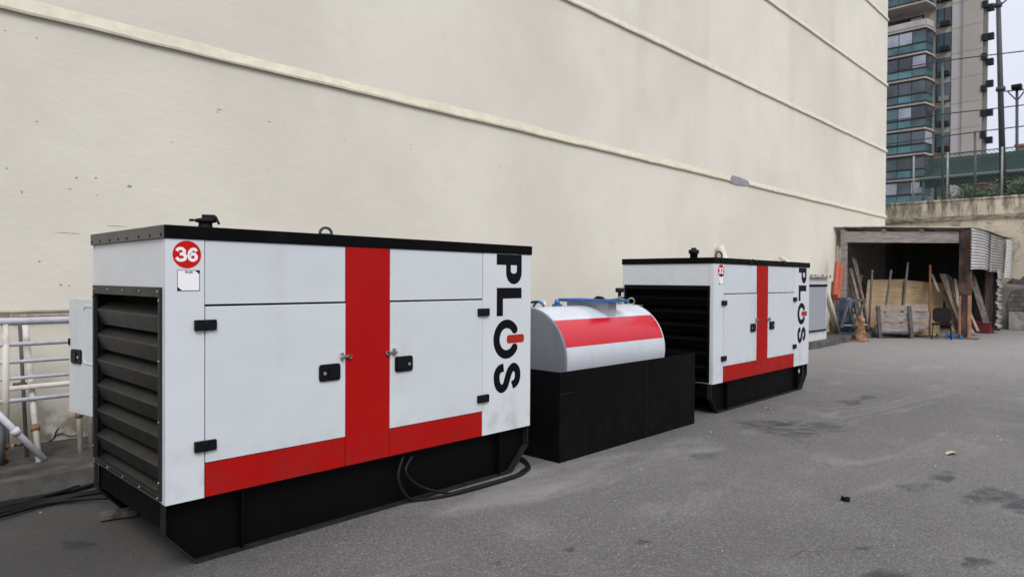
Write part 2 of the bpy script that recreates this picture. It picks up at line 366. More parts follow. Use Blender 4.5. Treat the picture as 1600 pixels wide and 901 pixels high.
# chips and scuffs in the plaster, cracks at its foot
g=MB()
for u,v,w_,h_ in ((343,171,8,3),(340,175,2,5),(8,48,2,4),(57,60,2,4),(57,190,3,3),(120,278,4,4),(34,300,3,5),(109,295,5,2),(151,305,3,2),(202,291,8,5),(150,278,3,4),(11,263,3,3),(268,222,3,2),(107,364,38,1.2),(180,353,30,1.5),(421,190,8,2),(445,196,2,2),(539,219,2,2),(642,226,2,3),(420,265,2,3),(95,445,4,4),(108,446,3,3),(62,408,3,4),(813,290,3,3),(1010,370,3,2),(957,378,2,3),(780,260,10,1),(334,84,3,5),(340,87,3,3)):
    c=on_y(u,v,7.1);s_=c.length/FPX;P=[]
    for k in range(7):
        a=2*math.pi*k/7;r=random.uniform(.5,1)
        P.append((c.x+w_*s_*.5*math.cos(a)*r,c.z+h_*s_*.4*math.sin(a)*r))
    g=MB();g.prism(P,lambda a,b,t:(a,7.1-t,b),0,.0015);g.build('plaster_chip',mat('chip_grey',(.33,.31,.28),.95,var=.3,vscale=40),bl)
g=MB()
def crack(pts,w):
    for (a,b),(c,d) in zip(pts,pts[1:]):
        p,q=on_y(a,b,7.097),on_y(c,d,7.097);g.bar(p,q,.003,w*random.uniform(.6,1.3),up=(0,1,0))
g=MB();crack([(70,697),(76,690),(84,683),(90,678),(97,676),(104,679),(112,681),(120,679),(128,676)],.02)
g.build('crack',M_core,bl);g=MB();crack([(20,700),(24,693),(30,696),(36,690),(55,697)],.03);g.build('crack',M_core,bl);g=MB();crack([(84,683),(88,672),(92,668)],.03)
g.build('crack',M_core,bl)

# ================================================================ GENERATORS
def rounded(x0,x1,z0,z1,r,n=4):
    P=[]
    for cx,cz,a0 in ((x1-r,z1-r,0),(x0+r,z1-r,90),(x0+r,z0+r,180),(x1-r,z0+r,270)):
        for k in range(n+1):
            a=R(a0+90*k/n);P.append((cx+r*math.cos(a),cz+r*math.sin(a)))
    return P
DIG={'3':([[(.06,.76),(.26,.93),(.6,.93),(.82,.74),(.62,.54),(.36,.53)],[(.5,.53),(.86,.46),(.86,.16),(.55,.06),(.25,.08),(.03,.26)]]),
     '6':([[(.9,.78),(.66,.93),(.34,.86),(.14,.52),(.2,.2),(.5,.07),(.82,.2),(.82,.44),(.54,.56),(.24,.44)]]),
     '2':([[(.1,.72),(.3,.93),(.65,.93),(.85,.7),(.6,.42),(.2,.1)],[(.14,.09),(.92,.09)]])}
def handle(fx,z,y,flip,parent,fn=None):
    """paddle latch on a front panel"""
    fn=fn or (lambda a,b,t:(a,y-t,b))
    g=MB();w,h=.152,.108
    g.prism(rounded(fx,fx+w,z-h/2,z+h/2,.018),fn,0,.012)
    a=fx+(.066 if not flip else .014)
    g.prism(rounded(a,a+.074,z-.036,z+.036,.008),fn,.010,.019)
    cx=fx+(.036 if not flip else .118)
    P=[(cx+.011*math.cos(2*math.pi*k/14),z-.004+.011*math.sin(2*math.pi*k/14)) for k in range(14)]
    g.prism(P,fn,.012,.018,1)
    return g.build('handle',[M_plastic,M_screw],parent,.0015)
def generator(label,x0,Lg,num,seams,hingeZ,roof_dark,logo_x,open_door,louv):
    y0,W,zb,zt=3.88,1.30,.369,1.885
    x1=x0+Lg;y1=y0+W;zc=1.812
    T=thing('generator',(x0+Lg/2,y0+W/2,0),label,'generator','generators in white, red and black housings')
    s0,s1,s2,s3=seams                      # door seams
    core=MB();core.box(x0+.16,x1-.012,y0+.014,y1-.012,zb+.01,zc-.002);core.build('inner_frame',M_core,T)
    # housing shell
    h=MB();G=.0025
    h.box(x0,s0-G,y0,y0+.05,zb,zc);h.box(x0,x0+.16,y0+.05,y0+.052,zb,zc)   # corner column
    h.box(s3+G,x1,y0,y0+.013,zb,zc)                                           # logo column
    
    h.box(x0,x0+.05,y1-.028,y1,zb,zc);h.box(x0+.004,x0+.05,y0+.0525,y1-.0285,1.535,zc)
    h.box(x0+.003,x0+.05,y0+.0525,y1-.0285,zb,.40)
    h.box(x0+.05,x1,y1-.011,y1,zb,zc);h.box(x1-.011,x1,y0+.0135,y1-.0115,zb,zc)
    h.build('housing',M_white2,T,.004)
    u=MB();u.box(s0+G,s1-G,y0+.002,y0+.0135,1.452,zc-.001);u.build('upper_panel',M_white,T,.002)
    u=MB();u.box(s2+G,s3-G,y0+.002,y0+.0135,1.452,zc-.001);u.build('upper_panel',M_white,T,.002)
    st=MB();st.box(s1+G*.4,s2-G*.4,y0-.002,y0+.0135,zb+.002,zc-.001);st.build('red_stripe',M_red,T,.002)
    for a,b,c in ((s0,s1,0),(s2,s3,1)):
        rb=MB();rb.box(a+G,b-G,y0-.001,y0+.0135,zb+.002,.560);rb.build('red_band',M_red,T,.002)
        dr=MB();dr.box(a+G,b-G,y0-.004,y0+.0135,.565,1.440);D=dr.build('door',M_white,T,.003)
        if c==0: handle(s1-.198,1.0,y0-.004,False,D)
        else: handle(s2+.04,1.006,y0-.004,True,D)
        hx=s0 if c==0 else s3
        for z in (1.337,.662):
            k=MB();dz=0 if c==0 else (.008 if z>1 else .003)
            k.prism(rounded(hx-.06,hx+.06,z-.03+dz,z+.03+dz,.006),lambda p,q,t:(p,y0-t,q),-.001,.02);k.tube([(hx,y0-.016,z-.03+dz),(hx,y0-.016,z+.03+dz)],.009,8)
            k.build('hinge',M_plastic,D,.002)
        lx=s1-.003 if c==0 else s2+.003;sg=1 if c==0 else -1
        k=MB();k.box(lx-.036 if c==0 else lx+.02,lx-.02 if c==0 else lx+.036,y0-.022,y0-.003,1.07,1.12)
        k.box(min(lx-.036*sg,lx+.036*sg),max(lx-.036*sg,lx+.036*sg),y0-.02,y0-.004,1.087,1.102)
        k.lathe((lx+.03*sg,y0-.02,1.09),[(.014,0),(.014,.014)],10,axis=1);k.tube([(lx-.045*sg,y0-.022,1.094),(lx-.03*sg,y0-.028,1.094)],.008,8)
        k.build('latch',M_steel,D,.001)
    # roof cap
    c=MB();c.box(x0-.008,x1+.008,y0-.008,y1+.008,zc,zt);c.build('roof_cap',M_black,T,.004)
    if num=='36':
        c=MB();c.box(x0-.0125,x0-.0085,y0-.006,y1+.006,zc+.002,zt-.002);c.build('cap_end_plate',mat('grey_end_plate',(.085,.082,.075),.5,var=.15,vscale=6),T,.001)  # end plate in a lighter grey than the roof cap
    for i in range(8):
        yy=y0+.03+i*(W-.06)/7+random.uniform(-.02,.02);k=MB();k.lathe((x0-.015,yy,zc+.02),[(.008,0),(.008,.004)],8,axis=0);k.build('cap_screw',M_core,T)
    for i in range(11):
        xx=x0+.15+i*(Lg-.3)/10;k=MB();k.lathe((xx,y0-.0115,zc+.035),[(.007,0),(.007,.004)],8,axis=1);k.build('cap_screw',M_core,T)
    # louvre
    fr=MB();a,b,z0,z1=y0+.045,y1-.04,.385,1.548;X=x0-.014
    fr.box(X,x0+.01,a,b,z1-.055,z1);fr.box(X,x0+.01,a,b,z0,z0+.03);fr.box(X,x0+.01,a,a+.028,z0+.03,z1-.055);fr.box(X,x0+.01,b-.028,b,z0+.03,z1-.055)
    lf=fr.build('louvre_frame',louv,T,.003)
    spots=[(a+.03+i*(b-a-.06)/4,z) for i in range(5) for z in (z1-.025,z0+.014)]+[(yy,z0+.1+i*.33) for i in range(4) for yy in (a+.012,b-.012)]
    for yy,zz in spots:
        k=MB();k.lathe((X-.005,yy,zz),[(.005,0),(.009,.005)],8,axis=0);k.build('screw',M_steel if num=='36' else M_black,lf)
    bk=MB();bk.box(x0+.13,x0+.155,y0+.06,y1-.03,.40,1.53);bk.box(x0+.02,x0+.13,y0+.0525,y0+.06,.401,1.53);bk.box(x0+.02,x0+.13,y1-.04,y1-.03,.401,1.53);bk.build('louvre_box',M_core,T)
    for i in range(7):
        zt_=1.392-i*.1655;g=MB();ya,yb=a+.03,b-.03
        dz=.05 if i else .0
        P=[(x0+.085,zt_+.048),(x0+.004,zt_),(x0,zt_-.006),(x0+.032,zt_-.100),(x0+.037,zt_-.098),(x0+.008,zt_-.010),(x0+.014,zt_-.004),(x0+.085,zt_+.043)]
        P=[(p,max(q,.40)) for p,q in P]
        g.prism(P,lambda p,q,t:(p,t,q),ya,yb-.004);g.build('louvre_slat',louv,T)
    # number sticker
    sx=x0+.112 if num=='36' else x0+.18
    g=MB();g.prism([(sx+.0755*math.cos(2*math.pi*k/40),1.728+.0755*math.sin(2*math.pi*k/40)) for k in range(40)],lambda a_,b_,t:(a_,y0-t,b_),-.001,.0015 if num=='36' else .0035)
    sk=g.build('number_sticker',M_sred,T)
    g=MB();y_=y0-(.0015 if num=='36' else .0035)
    for i,chh in enumerate(num):
        for j,st_ in enumerate(DIG[chh]):
            g.stroke([(sx-.058+i*.061+p*.054,1.692+q*.071) for p,q in st_],.0165,lambda a_,b_,t:(a_,y_-t,b_),0,.001+.0005*j,round_=False)
    g.build('number',M_wvinyl,sk)
    lx,lz=(sx+.008,1.586) if num=='36' else (sx+.008,1.622)
    g=MB();g.box(lx-.06,lx+.06,y_,y0+.001,lz-.057,lz+.057)
    fy=lambda a_,b_,t:(a_,y_-.001-t,b_)
    g.band([(lx-.06,lz-.057),(lx+.06,lz-.057),(lx+.06,lz+.057),(lx-.06,lz+.057)],[(lx-.0575,lz-.0545),(lx+.0575,lz-.0545),(lx+.0575,lz+.0545),(lx-.0575,lz+.0545)],fy,-.001,0,True,1)
    g.prism([(lx+.057,lz+.054),(lx+.057,lz+.036),(lx+.036,lz+.054)],fy,-.001,.0,1);g.prism([(lx-.057,lz-.054),(lx-.057,lz-.036),(lx-.036,lz-.054)],fy,-.001,.0,1)
    def word(cx,cz,s_):
        for i,L_ in enumerate('PLOS'):
            o_=cx-2*s_+i*s_
            Q={'P':[[(0,0),(0,1)],[(.08,.93),(.6,.85),(.6,.55),(.1,.45)]],'L':[[(0,0),(0,1)],[(.1,.05),(.6,.05)]],'O':[[(.3,1),(0,.75),(0,.25),(.3,0),(.6,.25),(.6,.75),(.34,1)]],'S':[[(.6,.85),(.3,1),(.05,.8),(.3,.52),(.6,.25),(.3,0),(0,.12)]]}[L_]
            for j,q in enumerate(Q): g.stroke([(o_+p*s_,cz+r_*s_) for p,r_ in q],s_*.25,fy,-.001,.0002+.0003*j,False,len(q)>2,1)
    word(lx+.004,lz+.040,.010)
    g.build('info_label',[M_wvinyl,M_vinyl],T)
    # vertical lettering
    g=MB();ox=logo_x;dz=.012 if num=='32' else 0;yy=y0
    fn=lambda a_,b_,t:(ox+a_-3.859,yy-t,b_+dz)
    g.add([],[]);T0,T1=-.001,.0015
    g.prism([(3.88,1.722),(4.174,1.722),(4.174,1.808-dz*1.2),(3.88,1.808-dz*1.2)],fn,T0,T1)
    A=[(3.989,1.722),(3.989,1.66)]+[(4.0815+.0925*math.cos(R(180+180*k/16)),1.66+.094*math.sin(R(180+180*k/16))) for k in range(17)]+[(4.174,1.66),(4.174,1.722)]
    B=[(4.043,1.722),(4.043,1.675)]+[(4.0795+.0365*math.cos(R(180+180*k/16)),1.675+.023*math.sin(R(180+180*k/16))) for k in range(17)]+[(4.116,1.675),(4.116,1.722)]
    A[1]=(3.989,1.69);B[1]=(4.043,1.69);A[-2]=(4.174,1.69);B[-2]=(4.116,1.69)
    g.band(A,B,fn,T0,T1)
    g.prism([(3.883,1.308),(3.954,1.308),(3.954,1.449),(4.174,1.449),(4.174,1.536),(3.883,1.536)],fn,T0,T1)
    C=[(4.0+.117*math.cos(R(a_)),1.118+.125*math.sin(R(a_))) for a_ in [37+286*k/30 for k in range(31)]]
    g.stroke(C,.070,fn,T0,T1,True,False)
    SP=[(299,542),(262,552),(236,592),(231,650),(244,718),(280,756),(316,728),(338,655),(362,582),(400,545),(434,582),(441,650),(424,706),(385,734)]
    g.stroke([(3.859+(a_-207)*.00117,.93-(b_-490)*.0008) for a_,b_ in SP],.067,fn,T0,T1,False)
    lt=g.build('lettering',M_vinyl,T)
    g=MB();g.prism(rounded(4.001,4.207,1.082,1.150,.024),fn,T0,.0022);g.build('power_bar',M_orange_bar,T)
    # skid base
    web=MB();H=[(x0+.012,zb-.001),(x0+.012,.2),(x0+.18,.008),(x1-.20,.008),(x1-.012,.2),(x1-.012,zb-.001)]
    sk=None
    for side in (0,1):
        yw=y0+.075 if side==0 else y1-.085
        web.prism(H,lambda a_,b_,t:(a_,t,b_),yw,yw+.01)
    web.box(x0+.19,x1-.22,y0+.3,y1-.3,.05,zb-.002);web.box(x0+.02,x0+.10,y0+.086,y1-.086,.21,zb-.002);web.box(x1-.1,x1-.02,y0+.086,y1-.086,.21,zb-.002)
    sk=web.build('skid_base',M_skid,T)
    for side in (0,1):
        fl=MB();ya,yb=(y0+.018,y0+.074) if side==0 else (y1-.074,y1-.018)
        O_=[(x0,zb-.001),(x0,.198),(x0+.172,0.002),(x1-.20,.002),(x1,.198),(x1,zb-.001)];I_=[(x0+.010,zb-.001),(x0+.010,.201),(x0+.178,.012),(x1-.205,.012),(x1-.010,.201),(x1-.010,zb-.001)]
        fl.band(O_,I_,lambda a_,b_,t:(a_,t,b_),ya,yb)
        fl.build('flange',M_flange,sk,.001)
        stf=MB()
        for xx in (x0+.44,x1-.335): stf.box(xx-.005,xx+.005,ya+.006,yb,.0125,zb-.002)
        stf.build('stiffener',M_skid,sk)
    hx=x1-.17
    g=MB();g.prism([(hx+.03*math.cos(2*math.pi*k/16),.265+.03*math.sin(2*math.pi*k/16)) for k in range(16)],lambda a_,b_,t:(a_,y0+.075-t,b_),0,.003)
    if num=='32': g.build('lifting_hole',mat('hole_pale',(.45,.44,.42),.8),sk)  # pale disc standing in for the open hole in the skid
    # roof fittings
    if num=='36':
        q=on_y(321,355,3.99);e=MB();cx,cy=q.x,3.99
        e.lathe((cx,cy,zt-.002),[(.042,0),(.038,.015),(.036,.035)],20);e.lathe((cx,cy,zt+.03),[(.036,0),(.058,.006),(.058,.02),(.04,.026)],20)
        e.bar((cx-.02,cy+.0,zt+.062),(cx+.045,cy-.03,zt+.062),.05,.03);e.bar((cx+.045,cy-.03,zt+.068),(cx+.062,cy-.038,zt+.025),.045,.014);e.tube([(cx-.055,cy+.02,zt+.045),(cx-.08,cy+.03,zt+.043)],.008)
        e.build('exhaust_cap',M_rub,T,.003)
    else:
        e=MB();p=on_y(1084,398,4.95);cx,cy=p.x,4.95
        e.lathe((cx,cy,zt-.002),[(.055,0),(.055,.11),(.075,.12),(.075,.17),(.04,.175),(.035,.2)],16);e.build('exhaust_cap',M_rub,T)
    px=(509,364) if num=='36' else (1123,399)
    p=on_y(*px,3.97 if num=='36' else 4.0);e=MB();rr=.036 if num=='36' else .052
    cx,cy=p.x,p.y
    ring=[(cx+rr*math.cos(R(a_)),cy-rr*.3*math.cos(R(a_)),zt+(.012 if num=='36' else .030)+rr*math.sin(R(a_))) for a_ in range(-40,221,13)]
    e.tube(ring,.009 if num=='36' else .011,10);e.lathe((cx,cy,zt-.002),[(.035,0),(.03,.012)],14);e.build('lifting_eye',mat('dark_green_steel',(.025,.035,.032),.45,var=.4),T)
    if num=='32':
        e=MB()
        for uu,vv in ((1178,403),(1227,407)):
            q=on_y(uu,vv,3.86)
            for k in range(5): e.tube([(q.x+random.uniform(-.08,.08),3.872+random.uniform(0,.04),zt+random.uniform(-.01,.02)),(q.x+random.uniform(-.1,.1),3.862,zt-random.uniform(.03,.07))],.008,6)
        e.build('cap_tear',M_rub,T)
    if open_door:
        # rear door swung wide open
        hp=Vector((1.60,5.19,0));fp=Vector((1.44,6.09,0));d=(fp-hp).normalized();nrm=Vector((-d.y,d.x,0))
        if nrm.x>0:nrm=-nrm
        fn2=lambda a_,b_,t:tuple(hp+d*a_+nrm*t+Vector((0,0,b_)))
        g=MB();g.prism(rounded(0,.905,.567,1.438,.004,1),fn2,-.018,0);D=g.build('door',M_white,T,.003);D['label']='open rear door seen from the louvred end'
        handle(.70,1.0,0,False,D,fn=fn2)
        g=MB();P1=rounded(.10,.68,.95,1.39,.05);P2=rounded(.112,.668,.962,1.378,.04)
        g.band(P1,P2,fn2,-.001,.006,True);g.build('door_rib',M_white,D,.002)
        g=MB();g.bar(hp+d*.895+nrm*.004+Vector((0,0,1.08)),hp+d*.895+nrm*.004+Vector((0,0,1.13)),.01,.02);g.build('striker',M_core,D)
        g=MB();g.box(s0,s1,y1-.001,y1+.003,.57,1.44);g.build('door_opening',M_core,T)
    return T
M_louv2=mat('louvre_black_unlit',(.003,.003,.003),.3,var=.3,vscale=6,spec=.1)  # same louvre paint without the reflected light in its colour
generator('white and red generator numbered 36, nearest the camera, with its rear door swung open',1.366,2.924,'36',(1.575,2.483,2.836,3.728),0,True,3.859,True,M_louv)
generator('white and red generator numbered 32, farther back beyond the fuel tank',7.53,3.02,'32',(7.79,8.72,9.07,9.985),0,True,10.115,False,M_louv2)

# cables
cm=M_rub
g=MB()
for j,(off) in enumerate((0,.028)):
    P=[on_y(630+14*j,712,3.92),on_y(622+12*j,745-8*j,3.89),on_y(634+24*j,773-13*j,3.875)]
    P+=[on_z(654+46*j,780-10*j,.016),on_z(714+5*j,770-j,.016)+Vector((0,off,0)),on_z(803,745,.016)+Vector((0,off,0)),on_z(824,734,.016)+Vector((-off,off,0)),on_z(827,727,.016)+Vector((-off*.8,0,0)),on_z(817,716,.016)+Vector((-off,0,0)),on_z(800,712,.016)]
    Q=[]
    for i in range(len(P)-1):
        p0,p1,p2,p3=P[max(i-1,0)],P[i],P[i+1],P[min(i+2,len(P)-1)]
        for k in range(8):
            t=k/8;Q.append(.5*((2*p1)+(p2-p0)*t+(2*p0-5*p1+4*p2-p3)*t*t+(3*p1-p0-3*p2+p3)*t**3))
    g.tube(Q,.011,10)
tag(g.build('power_cable',cm),'black cables hanging from the generator 36 skid and looping along its flange','cable')
def curve(P,n=8):
    Q=[]
    for i in range(len(P)-1):
        p0,p1,p2,p3=P[max(i-1,0)],P[i],P[i+1],P[min(i+2,len(P)-1)]
        for k in range(n):
            t=k/n;Q.append(.5*((2*p1)+(p2-p0)*t+(2*p0-5*p1+4*p2-p3)*t*t+(3*p1-p0-3*p2+p3)*t**3))
    return Q+[P[-1]]
g=MB()
for A in ([(-60,818),(0,801),(60,787),(110,776),(175,766)],[(-60,812),(0,797),(70,781),(120,772),(180,762)],[(-60,806),(0,790),(50,781),(100,769),(160,752)],[(-60,822),(0,806),(80,785),(130,779),(190,776)],[(-60,803),(0,792),(60,777),(105,766),(165,740)],[(-60,800),(0,786),(80,772),(120,760),(160,746)]):
    P=[on_z(u,v,.02+random.uniform(0,.02)) for u,v in A];g.tube(curve(P),.014,8)
tag(g.build('cable_bundle',cm),'thick black cable bundle lying on the asphalt against the kerb at far left','cable')
g=MB();a,b=on_z(156,806,.03),on_z(215,797,.03);g.bar(a,b,.10,.04);tag(g.build('timber_block',M_dark,None,.006),'flat weathered timber offcut under the louvred end of generator 36','wood block')

# ================================================================ BUND + TANK
bx=thing('spill_box',(5.78,4.5,0),'open matt black steel spill box standing between the two generators','spill box')
g=MB();X0,X1,Y0,Y1,H=4.60,6.975,3.81,5.25,.795;t_=.006
g.box(X0,X1,Y0,Y0+t_,0,H);g.box(X0,X1,Y1-t_,Y1,0,H);g.box(X0,X0+t_,Y0+t_,Y1-t_,0,H);g.box(X1-t_,X1,Y0+t_,Y1-t_,0,H);g.box(X0+t_,X1-t_,Y0+t_,Y1-t_,.02,.03)
M_bund=painted('bund_black',(.0032,.0032,.0036),(.008,.008,.008),.42,.2,.07)
g.build('side_panels',M_bund,bx,.002)
g=MB();g.box(X0+.01,X0+.2,Y0-.004,Y0,.60,.606);g.box(5.98,5.986,Y0-.003,Y0,.0,H-.02);g.build('weld_seam',M_flange,bx)
tk=thing('fuel_tank',(5.94,4.61,.3),'white cylindrical fuel tank with a glossy red band, sitting in the black spill box','tank')
cy,cz,r,TX0,TX1=4.61,.825,.5,5.06,6.82
def arc(a0,a1,rr,n):
    return [(cy-rr*math.cos(R(a0+(a1-a0)*k/n)),cz+rr*math.sin(R(a0+(a1-a0)*k/n))) for k in range(n+1)]
# angle measured from -Y side upward
g=MB();A=arc(50,375-.0,r,60);n=len(A)
g.add([(x,y,z) for x in (TX0,TX1) for y,z in A],[(i,i+1,n+i+1,n+i) for i in range(n-1)],0,True)
g.build('shell',M_tankw,tk,fix=False)
g=MB();A=arc(15,50,r,14);n=len(A)
g.add([(x,y,z) for x in (TX0,TX1) for y,z in A],[(i,i+1,n+i+1,n+i) for i in range(n-1)],0,True);g.build('red_band',M_tankr,tk,fix=False)
for X,sg in ((TX0,-1),(TX1,1)):
    g=MB();g.lathe((X,cy,cz),[(r+.004,-.008*sg),(r+.004,.006*sg),(r-.012,.012*sg)],64,axis=0);g.build('end_plate',M_tanke if sg<0 else M_tankw,tk,.001)
g=MB()
for xx in (5.4,6.5):
    g.prism([(cy-.42,.03),(cy+.42,.03),(cy+.36,.45),(cy+.15,.345),(cy-.15,.345),(cy-.36,.45)],lambda a_,b_,t:(t,a_,b_),xx-.03,xx+.03)
g.build('saddle',M_skid,tk)
g=MB();g.prism([(4.30,1.16),(4.84,1.16),(4.86,1.375),(4.28,1.375)],lambda a_,b_,t:(t,a_,b_),5.975,6.12);hh=g.build('hatch_neck',mat('neck_grey_white',(.42,.44,.46),.5,var=.12,vscale=6),tk,.004)
g=MB();g.box(5.90,6.24,4.20,4.92,1.370,1.398);g.prism([(4.9,1.385),(4.93,1.37),(4.90,1.36)],lambda a_,b_,t:(t,a_,b_),5.94,6.16)
for k in range(9): 
    yy=4.25+k*.078;g.bar((5.925,yy,1.387),(5.925,yy+.05,1.384+random.uniform(-.012,.008)),.02,.01)
g.bar((5.97,4.24,1.40),(6.1,4.20,1.415),.03,.012);g.bar((5.93,4.23,1.39),(5.93,4.19,1.36),.02,.02)
g.build('hatch_lid',M_blue,tk,.002)
g=MB();g.bar((6.05,4.40,1.402),(6.05,4.52,1.404),.04,.02);g.tube([(6.05,4.42,1.415),(6.05,4.50,1.42)],.012);g.build('lid_clasp',M_rub,tk)
g=MB();g.box(5.84,5.90,4.86,4.96,1.27,1.335);g.lathe((5.87,4.91,1.335),[(.03,0),(.034,.02),(.02,.05)],12);g.lathe((6.18,4.52,1.3),[(.04,0),(.045,.05),(.02,.08)],12);g.build('filler_valve',M_blue,tk,.003)
g=MB();g.tube(curve([Vector((5.34,4.80,1.29)),Vector((5.34,4.77,1.35)),Vector((5.34,4.72,1.375)),Vector((5.34,4.66,1.35)),Vector((5.34,4.64,1.3))]),.014,8);g.box(5.33,5.42,4.9,4.96,1.25,1.34);g.tube([(5.3,4.93,1.28),(5.3,4.86,1.37)],.015,8);g.build('pipe_bend',M_blue,tk)
g=MB();g.tube([on_y(850.5,470,4.72)+Vector((0,0,0)),on_y(850.5,484,4.72)],.02,10)
g.build('vent_stub',M_pvc,tk)
# white elbow, hose and shackle at the near end
g=MB();e=Vector((5.045,4.72,1.22));g.tube([e+Vector((-.03,-.05,.0)),e+Vector((-.03,.06,0)),e+Vector((-.03,.09,-.03)),e+Vector((-.03,.09,-.08))],.028,12);g.lathe(e+Vector((-.06,0,0)),[(.04,0),(.04,.06)],16,axis=0);g.build('elbow',M_tankw,tk)
g=MB();g.tube([(5.03,4.81,1.14),(5.03,4.81,.45)],.010,8);g.build('sight_pipe',mat('dark_red_pipe',(.08,.012,.012),.5),tk)
g=MB();g.tube(curve([Vector((5.0,4.9,1.12)),Vector((5.03,4.84,1.24)),Vector((5.12,4.78,1.33)),Vector((5.26,4.74,1.37)),Vector((5.35,4.74,1.375))]),.013,8);g.tube([(5.07,4.72+.03*math.cos(R(a)),1.335+.034*math.sin(R(a))) for a in range(-60,250,20)],.007,8);g.tube([(5.035,4.70+.07*math.cos(R(a)),1.24+.07*math.sin(R(a))) for a in range(0,181,20)],.003,6);g.build('hose',M_rub,tk)
p=on_y(968,482,4.62);g=MB();g.lathe((p.x,4.62,1.31),[(.028,0),(.028,.06),(.022,.06),(.022,.11)],12,1);g.lathe((p.x,4.62,1.41),[(.02,0),(.02,.05),(.05,.055),(.05,.105)],12,0);g.tube([(p.x,4.62,1.4),(p.x+.05,4.58,1.4)],.01,8);g.build('breather',[M_rub,M_brass],tk)
p=on_y(986,478,4.55);g=MB();g.tube([(p.x+.028*math.cos(R(a)),4.55-.028*math.cos(R(a)),1.358+.036*math.sin(R(a))) for a in range(0,361,20)],.008,8);g.lathe((p.x,4.55,1.30),[(.03,0),(.02,.022)],12);g.bar((p.x,4.55,1.318),(p.x+.14,4.5,1.305),.06,.012);g.build('lifting_eye',M_steel,tk)

# ================================================================ PIPE RAILING (far left)
rl=thing('pipe_railing',(0,6.5,.15),'white painted tube railing with round rails along the wall at far left','railing')
for z,rad,xa in ((1.25,.030,-5),(1.072,.018,-5),(.934,.015,-5),(.805,.014,-5),(.632,.017,-5)):
    g=MB();g.tube([(xa,6.5,z),(2.6,6.5,z)],rad,12);g.build('rail',M_pipe,rl)
g=MB();g.tube([(1.135,6.5,.728),(2.6,6.5,.735)],.021,10);g.build('rail',M_pipew,rl)
for x in (-2.2,1.115,2.55):
    g=MB();g.tube([(x,6.5,.28),(x,6.5,1.235)],.026,12);g.tube([(x,6.5,.3),(x,6.5,.27)],.032,12,1);g.tube([(x,6.5,.15),(x,6.5,.27)],.018,10,1);g.build('post',[M_pipew,M_rust],rl)
def pipe(label,a,b,r_,m,col=None,extra=None):
    t=thing('pipe',a,label,'pipe','loose pipes standing against the foot of the wall')
    g=MB();g.tube([a,b],r_,12);g.build('tube',m,t)
    if col is not None:
        a_,b_=Vector(a),Vector(b);p=a_.lerp(b_,col);q=a_.lerp(b_,col+.05/(b_-a_).length);g=MB();g.tube([p,q],r_*1.35,12);g.build('coupling',extra or M_rust,t)
    return t
P=lambda u,v:on_z(u,v,.15)
q=P(61,722);pipe('slanted white riser with a rusty coupling, left of the crack in the wall',q,on_y(39,505,6.75),.023,M_pipew,.22)
q=P(42,714);pipe('thin grey conduit standing behind the white rails near the crack',q,on_y(31,505,6.9),.014,M_grey)
q=P(126,706);pipe('short white pipe with a rusty collar hanging below the open door',q,Vector((1.60,6.55,1.1)),.022,M_pipew,.3)
q=P(142,700);pipe('short rust-stained pipe closest to the louvred generator end',q,Vector((1.72,6.6,1.1)),.021,M_pipew,.32)
q=P(2,727);pipe('grey pipe stub at the very left edge of the picture',q,q+Vector((0,0,.35)),.022,M_grey)
q=P(66,719)+Vector((0,-.05,.02));pipe('white pipe lying diagonally, its open end on the kerb strip',q,on_y(-30,620,6.35),.024,M_pipe,.42,M_pipe)
g=MB();g.tube([(-5,7.07,1.296),(3,7.07,1.300)],.014,10);g.tube([(1.27,7.06,1.262),(3,7.06,1.268)],.018,10,1);g.box(1.24,1.30,7.04,7.09,1.245,1.285,1)
tag(g.build('wall_conduit',[M_beige,M_plank]),'thin beige conduits clipped along the wall above the white railing','conduit')
g=MB();g.tube([on_y(20,600,6.95),on_y(42,599,6.95)],.012,8);g.lathe(on_y(34,600,6.95),[(.02,-.02),(.025,.0),(.02,.02)],10);tag(g.build('valve',M_rust),'small rusty valve on the thin grey conduit behind the railing','valve')

# ================================================================ WALL CABINET beyond generator 32
wc=thing('meter_cabinet',(17.2,6.6,.15),'low white masonry cabinet with a grey metal door, beyond generator 32','cabinet')
M_masw=mat('white_masonry',(.55,.56,.57),.8,vscale=9,col2=(.4,.38,.34),bump=.2,r0=.3,r1=.5)
g=MB();a,b=16.2,18.06;g.box(a,b,6.2,7.1,.15,1.70);g.build('body',M_masw,wc,.01)
g=MB();g.box(a-.05,b+.06,6.12,7.1,1.702,1.78);g.build('top_slab',mat('stained_slab',(.42,.4,.36),.9,vscale=12,col2=(.05,.05,.045),r0=.42,r1=.52),wc,.01)
g=MB();g.box(16.5,17.95,6.175,6.198,.42,1.48);D=g.build('door',mat('grey_door',(.30,.32,.35),.5,var=.1,vscale=5,stretch=(6,1,.4)),wc,.004)
g=MB();g.box(16.46,17.99,6.165,6.196,1.485,1.54);g.box(16.46,16.495,6.165,6.196,.40,1.48);g.box(16.46,17.99,6.165,6.196,.385,.415);g.build('door_frame',M_core,wc)
def pvc(label,a,b,r_,m=M_pvc):
    g=MB();g.tube([a,b],r_,16);o=g.build('plastic_pipe',m);return tag(o,label,'pipe','loose white plastic pipes')
pvc('short white pipe leaning on the wall above the meter cabinet',(17.3,6.5,1.79),(17.0,6.98,2.22),.06)
pvc('white plastic pipe leaning against the right side of the meter cabinet',on_z(1309,519,.17),Vector((18.15,6.3,1.50)),.078)
pvc('white pipe end sticking up behind the roof of generator 32',(14.1,6.2,.15),(13.85,7.0,2.36),.075)

